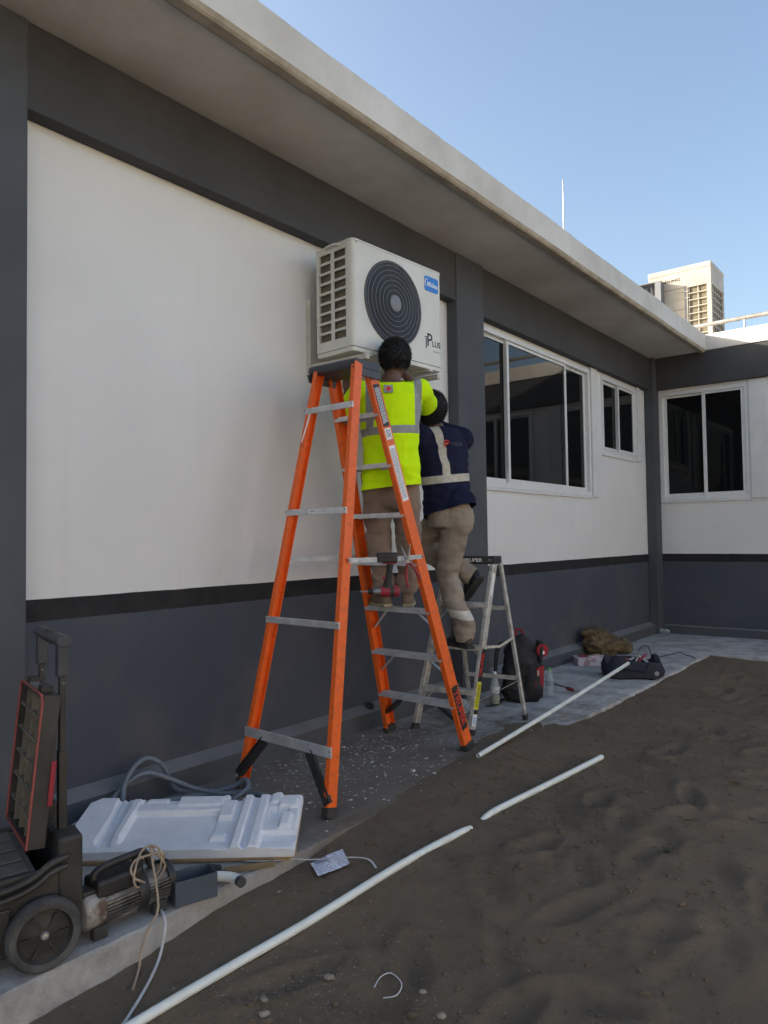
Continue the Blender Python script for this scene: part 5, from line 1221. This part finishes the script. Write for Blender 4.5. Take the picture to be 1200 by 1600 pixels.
def backpack():
    T = thing('backpack', (.54, 5.25, 0), 'black backpack with red patches standing behind the aluminium ladder', 'backpack')
    ux, uy = V((.80, .60, 0)), V((-.60, .80, 0)); c = V((.505, 5.25, 0)); U = V((0, 0, 1)); nv = V((.86, -.51, 0)); sv = V((.51, .86, 0))
    mb = MB(); mb.loft([(c + U * z, ux * rx, uy * ry) for z, rx, ry in ((.004, .12, .085), (.03, .145, .105), (.15, .155, .11), (.30, .148, .105), (.42, .12, .09), (.49, .075, .06), (.515, .03, .03))], 24)
    me = cloth(mb, .011, .026, (8, 8, 10), 4); link('shell', me, 'pack_black', T)
    mb = MB(); c2 = c + ux * .085 - uy * .055; mb.loft([(c2 + U * z, ux * rx, uy * ry) for z, rx, ry in ((.03, .075, .05), (.12, .085, .065), (.25, .078, .055), (.31, .05, .03))], 20); link('front_pocket', cloth(mb, .01, .01, (10, 10, 10), 9), 'pack_black', T)
    f = MB(); c3 = c + ux * .135 + uy * .0; f.loft([(c3 + U * z + ux * o, ux * .03, uy * ry) for z, o, ry in ((.27, 0, .05), (.34, .01, .075), (.42, .02, .07), (.475, .015, .035))], 18); fo = link('flap', remesh(f, .008, 3), 'pack_black', T)
    MB(fr(c3 + nv * .05 + ux * .012 + U * .40, sv, U)).lathe([(.0001, -.02), (.05, -.02), (.052, .006), (.0001, .009)], 20).build('patch', 'pack_red', fo)
    MB(fr(c3 + nv * .058 + ux * .012 + U * .385, sv, U)).lathe([(.0001, .0), (.014, .0), (.012, .004), (.0001, .005)], 14).build('emblem', 'white_print', fo)
    MB(fr(c + ux * .118 - uy * .085 + U * .20, sv, U)).prism([(-.035, -.07), (.0, -.12), (.04, -.07), (.045, .09), (-.02, .07)], .02).build('patch', 'pack_red', T)
    MB(fr(c2 - uy * .064 + ux * .03 + U * .235, ux, U)).bb((-.008, -.022, 0), (.008, .022, .006)).build('buckle', 'galv', T, bevel=.002)
    MB().tube(spline([c - ux * .03 + U * .505, c - ux * .035 + U * .555, c + ux * .015 + U * .56, c + ux * .02 + U * .50], 5), .009, 8).build('handle', 'pack_red', T, smooth=True)
    for s in (-1, 1):
        q = spline([c - ux * .10 + uy * .05 * s + U * .46, c - ux * .175 + uy * .06 * s + U * .42, c - ux * .20 + uy * .06 * s + U * .24, c - ux * .17 + uy * .06 * s + U * .05], 6); st = MB()
        for i in range(len(q) - 1): st.bar(q[i], q[i + 1], .045, .008, uy)
        st.build('strap', 'pack_black', T)
    q = spline([c - ux * .15 - uy * .05 + U * .03, c - ux * .19 - uy * .10 + U * .006, c - ux * .22 - uy * .17 + U * .005, c - ux * .30 - uy * .2 + U * .005], 5); st = MB()
    for i in range(len(q) - 1): st.bar(q[i], q[i + 1], .03, .004, (q[i + 1] - q[i]).cross(U))
    st.build('strap_end', 'pack_black', T)
backpack()

def far_things():
    # clear film bag under the small ladder
    mb = MB(); mb.ball((.33, 4.55, .06), .09, 16, (1.3, 1.0, .62)); mb.ball((.25, 4.6, .05), .07, 14, (1, 1, .7))
    tag(link('plastic_bag', cloth(mb, .012, .03, (14, 14, 14), 2, iters=2), 'film'), 'crumpled clear plastic bag on the ground under the aluminium ladder', 'bag')
    # screwdriver and pliers on the dusty pavement
    T = thing('screwdriver', (.70, 5.79, 0), 'screwdriver with red handle on the dusty pavement', 'screwdriver')
    d = V((.84, -.54, 0)).normalized(); p = V((.62, 5.84, .014)); MB().tube([p, p + d * .01, p + d * .05, p + d * .095, p + d * .105], [.008, .0125, .011, .0125, .007], 10).build('handle', 'red_plastic', T, smooth=True); MB().tube([p + d * .105, p + d * .21 - V((0, 0, .008))], .003, 8).build('shaft', 'steel', T)
    T = thing('wrench', (.55, 5.93, 0), 'steel spanner with dark ends beside the red screwdriver', 'spanner')
    MB().bar((.47, 5.96, .006), (.60, 5.90, .006), .014, .006, (0, 1, 0)).build('shaft', 'steel', T, bevel=.002)
    for q in ((.46, 5.965, 0), (.61, 5.895, 0)): MB(Matrix.Translation(q)).lathe([(.008, .001), (.018, .001), (.018, .012), (.008, .012), (.008, .001)], 14).build('jaw', 'steel', T)
    # carton with goods
    T = thing('carton', (.16, 7.4, 0), 'flat pale printed carton with parts on top beside the brown sack', 'carton')
    X = rz((.31, 7.12, .001), 38); MB(X).bb((-.17, -.11, 0), (.17, .11, .075)).build('box', 'carton', T, bevel=.003)
    for k, (x, y, z) in enumerate(((-.08, .02, .082), (.0, -.04, .084), (.05, .05, .08))): MB(X).box((x, y, z), (.11, .05, .014 + .004 * k), Matrix.Rotation(.5 * k, 3, 'Z')).build('part', ('red_plastic', 'carton', 'card')[k], T, bevel=.004)
    # brown sack
    mb = MB(); mb.ball((.17, 7.78, .09), .16, 20, (.95, 1.55, .60)); mb.ball((.15, 7.55, .16), .12, 18, (1.0, 1.25, .95)); mb.ball((.16, 7.62, .23), .09, 18, (1.2, 1.7, .5)); mb.ball((.27, 7.98, .07), .11, 16, (1.1, 1.3, .7)); mb.ball((.15, 7.45, .27), .075, 16, (1.1, 1.2, .5)); mb.ball((.2, 7.85, .17), .07, 14, (1.2, 1.6, .5))
    me = cloth(mb, .011, .03, (7, 7, 12), 17, iters=2)
    for v in me.vertices: v.co.z = max(v.co.z, .002); v.co.x = max(v.co.x, .085)
    me.update()
    for v in me.vertices:
        p = v.co * 13; q = v.co * 29; k = (1 - 2.6 * abs(noise.noise(V((p.x * .8, p.y * .7, p.z * 1.9))))) * .028 + (1 - 2 * abs(noise.noise(q))) * .010
        d = (v.co - V((.16, 7.72, .1))).normalized(); v.co += d * k; v.co.z = max(v.co.z, .002); v.co.x = max(v.co.x, .084)
    me.update()
    tag(link('sack', me, 'sack'), 'crumpled brown cloth sack slumped against the slate wall', 'sack')
    # navy tool bag
    T = thing('tool_bag', (.88, 6.75, 0), 'open navy canvas tool bag on the pavement with a pipe across it', 'tool bag')
    c = V((.86, 6.72, 0)); ux = V((.86, .51, 0)).normalized(); uy = V((-ux.y, ux.x, 0)); U = V((0, 0, 1)); n = 32
    def ring(z, rx, ry, sag): return [c + ux * rx * math.copysign(abs(math.cos(t)) ** .55, math.cos(t)) + uy * ry * math.copysign(abs(math.sin(t)) ** .55, math.sin(t)) + U * (z + sag * math.sin(t * 3 + 1) + .5 * sag * math.sin(t * 5)) for t in [2 * math.pi * k / n for k in range(n)]]
    rows = [ring(.003, .23, .15, 0), ring(.02, .26, .175, .0), ring(.06, .275, .18, .006), ring(.11, .262, .165, .014), ring(.165, .235, .14, .032), ring(.150, .205, .115, .032), ring(.07, .19, .10, .008)]
    b_ = MB(); b_.add([p for r in rows for p in r], [(i * n + k, i * n + (k + 1) % n, (i + 1) * n + (k + 1) % n, (i + 1) * n + k) for i in range(len(rows) - 1) for k in range(n)] + [tuple(range(n))[::-1], tuple(range(6 * n, 7 * n))])
    me = b_.mesh('shell', smooth=True); ruffle(me, .03, (9, 9, 12), 5); link('shell', me, 'navy_bag', T)
    for s in (-1, 1): MB().tube(spline([c + ux * -.12 + uy * .14 * s + U * .14, c + ux * -.08 + uy * .19 * s + U * .10, c + ux * .08 + uy * .19 * s + U * .09, c + ux * .12 + uy * .14 * s + U * .14], 6), .009, 8).build('handle', 'navy_bag', T, smooth=True)
    MB(fr(c + ux * .18 - uy * .178 + U * .06, ux, U)).lathe([(.0001, 0), (.02, 0), (.02, .004), (.0001, .006)], 14).build('stud', 'grey_print', T)
    r = random.Random(5)
    for k in range(6):
        p = c + ux * r.uniform(-.12, .16) + uy * r.uniform(-.07, .07) + U * .12; d = (ux * r.uniform(-1, 1) + uy * r.uniform(-.6, .6) + U * r.uniform(.1, .5)).normalized(); l = r.uniform(.08, .16)
        o = MB().tube([p, p + d * l * .5, p + d * l], [.011, .012, .007], 8).build('hand_tool', ('red_plastic', 'orange', 'steel', 'white_print', 'black_plastic', 'pvc')[k], None, smooth=True)
        tag(o, ('red', 'orange', 'bare steel', 'white', 'black', 'pale green')[k] + ' handled tool sticking out of the navy bag', 'tool', 'tools in the navy bag')
    tag(MB().tube(spline([c + ux * .05 + U * .13, c + ux * .08 + uy * .05 + U * .24, c + ux * .16 + uy * .1 + U * .27, c + ux * .2 + uy * .12 + U * .16, c + ux * .2 + uy * .2 + U * .05], 6), .004, 6).build('black_cable', 'black_plastic'), 'black cable standing in a loop out of the navy bag', 'cable')
    tag(MB().tube(spline([(.62, 7.3, .005), (.68, 7.75, .005), (.75, 8.05, .005), (.80, 8.35, .005), (.9, 8.2, .005), (1.0, 8.12, .005), (1.06, 8.0, .005)], 6), .004, 6).build('black_cable', 'black_plastic'), 'black cable lying across the pavement beyond the navy bag', 'cable')
    tag(MB().tube(spline([(.38, 7.55, .005), (.36, 7.35, .02), (.45, 7.2, .008), (.55, 7.0, .005), (.62, 6.95, .02)], 6), .004, 6).build('black_cable', 'black_plastic'), 'black cable between the pale carton and the navy bag', 'cable')
    # roll of tape on the skirting ledge
    tag(MB(Matrix.Translation((.036, 3.93, .1375)) @ Matrix.Rotation(math.radians(28), 4, 'Y')).lathe([(.02, 0), (.032, 0), (.032, .019), (.02, .019), (.02, 0)], 20).build('tape_roll', 'black_plastic'), 'small black tape roll on the skirting ledge behind the ladder', 'tape')
far_things()

# ---- drill and pliers hanging on the ladder's near spreader
def hung_tools():
    # spreader runs along y at x ~ .80 .. .81, z ~ 1.19
    D = thing('cordless_drill', (.80, 3.17, .93), 'red and black cordless driver hanging upside down on the orange ladder', 'drill')
    X = fr((.845, 3.135, 1.20), V((.80, .60, 0)), V((0.10, 0, 1))) @ Matrix.Scale(1.02, 4)                         # local x right in view, y up, z away... built hanging from the battery
    MB(X).bb((-.062, -.028, -.045), (.052, .020, .035)).build('battery', 'black_plastic', D, bevel=.008, seg=3); MB(X).bb((-.03, -.036, -.030), (.045, -.029, .026)).build('battery_trim', 'red_plastic', D, bevel=.002)
    MB(X).loft([((.012, -.034, 0), (.019, 0, 0), (0, 0, .022)), ((.006, -.08, 0), (.017, 0, 0), (0, 0, .019)), ((-.002, -.13, 0), (.02, 0, 0), (0, 0, .021)), ((-.006, -.165, 0), (.03, 0, 0), (0, 0, .024))], 16).build('grip', 'rubber', D, smooth=True)
    MB(X).bb((-.03, -.125, -.012), (-.017, -.105, .012)).build('trigger', 'red_plastic', D, bevel=.003)
    B_ = X @ fr((.06, -.185, 0), (0, 0, 1), (0, 1, 0)); 
    if (B_.to_3x3() @ V((0, 0, 1))).dot(X.to_3x3() @ V((-1, 0, -.0))) < 0: B_ = X @ fr((.06, -.185, 0), (0, 0, -1), (0, 1, 0))
    MB(B_).lathe([(.0001, 0), (.026, .004), (.031, .02), (.031, .09), (.028, .10)], 20).build('motor_housing', 'red_plastic', D, smooth=True); MB(B_).lathe([(.0315, .03), (.0318, .05)], 20).build('band', 'black_plastic', D)
    MB(B_).lathe([(.028, .1005), (.026, .12), (.022, .14), (.0001, .142)], 20).build('gear_case', 'steel', D, smooth=True); MB(B_).lathe([(.014, .1425), (.014, .165), (.008, .17), (.0001, .17)], 14).build('chuck', 'black_plastic', D, smooth=True)
    MB(B_).tube([(0, 0, .17), (0, 0, .21)], .0045, 6).build('bit', 'steel', D)
    P = thing('pliers', (.80, 3.33, 1.05), 'long-nose pliers with red handles hooked on the orange ladder', 'pliers')
    Y = fr((.832, 3.33, 1.17), V((.80, .60, 0)), V((-.05, 0, 1)))
    MB(Y).tube([(.0, .0, 0), (.010, .05, 0), (.016, .10, 0)], [.009, .006, .0025], 8).build('jaw', 'steel', P, smooth=True); MB(Y).tube([(.0, .0, 0), (-.020, .045, 0), (-.036, .085, 0)], [.009, .006, .0025], 8).build('jaw', 'steel', P, smooth=True)
    MB(Y).lathe([(.0001, -.008), (.012, -.008), (.012, .008), (.0001, .008)], 14).build('pivot', 'steel', P)
    MB(Y).tube(spline([(0, -.008, 0), (.03, -.03, .0), (.055, -.07, 0), (.07, -.11, 0)], 5), .0075, 8).build('handle', 'red_plastic', P, smooth=True); MB(Y).tube(spline([(-.0, -.008, 0), (-.006, -.05, .0), (-.008, -.10, 0), (.004, -.15, 0)], 5), .0075, 8).build('handle', 'red_plastic', P, smooth=True)
hung_tools()

# ---- loose debris
def debris():
    r = random.Random(12)
    def chip(mb, x, y, z, s):
        n = r.randint(4, 6); a0 = r.uniform(0, 6.28); h = s * r.uniform(.15, .5); ps = [(x + s * r.uniform(.55, 1.1) * math.cos(a0 + 2 * math.pi * k / n), y + s * r.uniform(.55, 1.1) * math.sin(a0 + 2 * math.pi * k / n)) for k in range(n)]
        mb.add([(a, b, z) for a, b in ps] + [(x, y, z + h)], [(k, (k + 1) % n, n) for k in range(n)])
    mb = MB()
    for i in range(1500):
        if r.random() < .7: x, y = r.gauss(.45, .28), r.gauss(3.35, .6)
        else: x, y = r.uniform(.06, 1.05), r.uniform(2.3, 8.0)
        if not (.05 < x < 1.08 and y > 2.2): continue
        z = max(.0005, gz(x, y)); chip(mb, x, y, z, abs(r.gauss(.002, .0035)) + .0018)
    tag(mb.build('plaster_crumbs', 'plaster', fix=False), 'white plaster crumbs scattered over the pavement under the ladder', 'rubble', kind='stuff')
    mb = MB()
    for i in range(2600):
        if r.random() < .75: x, y = r.gauss(1.75, .3), r.gauss(1.62, .25)
        else: x, y = r.uniform(1.15, 3.2), r.uniform(1.1, 6)
        if x < 1.13: continue
        chip(mb, x, y, gz(x, y) - .0004, abs(r.gauss(.001, .002)) + .001)
    tag(mb.build('fine_gravel', 'gravel', fix=False), 'fine gravel and grit on the sand in the foreground', 'gravel', kind='stuff')
    spots = [(1.702, 1.72, .020, 'pale oval stone on the sand, left of the plastic loop'), (1.603, 1.535, .016, 'small grey stone near the front pipe'), (1.645, 1.50, .020, 'rounded pale stone at the bottom edge, nearest the front pipe'), (1.985, 1.83, .013, 'small pale stone just right of the plastic loop'), (2.084, 1.781, .016, 'pale stone at the bottom, right of the plastic loop'), (1.19, 1.985, .014, 'small pale stone below the kerb beside the leaflet'), (1.37, 1.335, .010, 'little pale stone beside the cable end'), (.855, 3.32, .018, 'flat white plaster flake on the pavement between the ladder feet'), (.97, 3.36, .012, 'white plaster lump near the front ladder foot')]
    for (x, y, s, lb) in spots:
        m_ = MB(); m_.ball((x, y, max(gz(x, y), 0 if x < 1.0 else -9) + s * .22), s * .8, 12, (1.1, .8, .5), Matrix.Rotation(r.uniform(0, 6), 3, 'Z')); me = m_.mesh('stone', smooth=True); ruffle(me, s * .3, (60, 60, 60), r.uniform(0, 50))
        tag(link('stone', me, 'plaster' if 'plaster' in lb else 'stone'), lb, 'stone', 'loose stones')
    for (x, y, mt, lb, s) in ((2.273, 3.188, 'leaf', 'small dark green leaf on the open sand', .03), (2.302, 4.267, 'twig', 'curled brown dry leaf at the right of the sand', .04), (2.274, 3.602, 'twig', 'short dry twig on the sand at the right', .0)):
        z = gz(x, y) + .004
        if s: 
            a = r.uniform(0, 6); m_ = MB(); vs = []
            for i in range(7):
                t = i / 6; w_ = s * .5 * math.sin(math.pi * min(1, t * 1.02)) + .001
                for q in (-1, 0, 1): u, v = (t - .5) * s * 2.2, q * w_; vs.append((x + u * math.cos(a) - v * math.sin(a), y + u * math.sin(a) + v * math.cos(a), z + .006 * abs(q) + .01 * t * t))
            m_.add(vs, [(i * 3 + q, i * 3 + q + 1, i * 3 + q + 4, i * 3 + q + 3) for i in range(6) for q in range(2)]); tag(m_.build('leaf', mt, fix=False), lb, 'leaf')
        else: tag(MB().tube([(x - .04, y - .03, z), (x, y, z + .004), (x + .05, y + .01, z)], .003, 6).build('twig', mt), lb, 'twig')
    mb = MB()
    for i in range(5200):                                              # clods and loose sand grains
        x, y = 1.12 + abs(r.gauss(0, 1.1)), r.uniform(1.1, 8.4)
        if x > 4.5: continue
        s_ = abs(r.gauss(.0, .0045)) + .0025; m3 = Matrix.Rotation(r.uniform(0, 6), 3, 'Z'); mb.ball((x, y, gz(x, y) + s_ * .1), s_, 5, (r.uniform(.8, 1.5), r.uniform(.7, 1.1), r.uniform(.5, .8)), m3)
    tag(mb.build('sand_clods', 'ground', fix=False), 'small clods of brown sand strewn over the courtyard', 'sand', kind='stuff')
    # thin straw and root scraps below the kerb
    mb = MB()
    for i in range(70):
        x, y = r.uniform(1.16, 1.30), r.uniform(1.65, 2.15); a = r.uniform(0, 6.28); l = r.uniform(.012, .04); z = gz(x, y) + .002
        mb.tube([(x, y, z), (x + l * .5 * math.cos(a), y + l * .5 * math.sin(a), z + .005), (x + l * math.cos(a + .3), y + l * math.sin(a + .3), z)], .0009, 4)
    tag(mb.build('straw_scraps', 'twig', fix=False), 'dry straw and root scraps below the kerb', 'straw', kind='stuff')
debris()
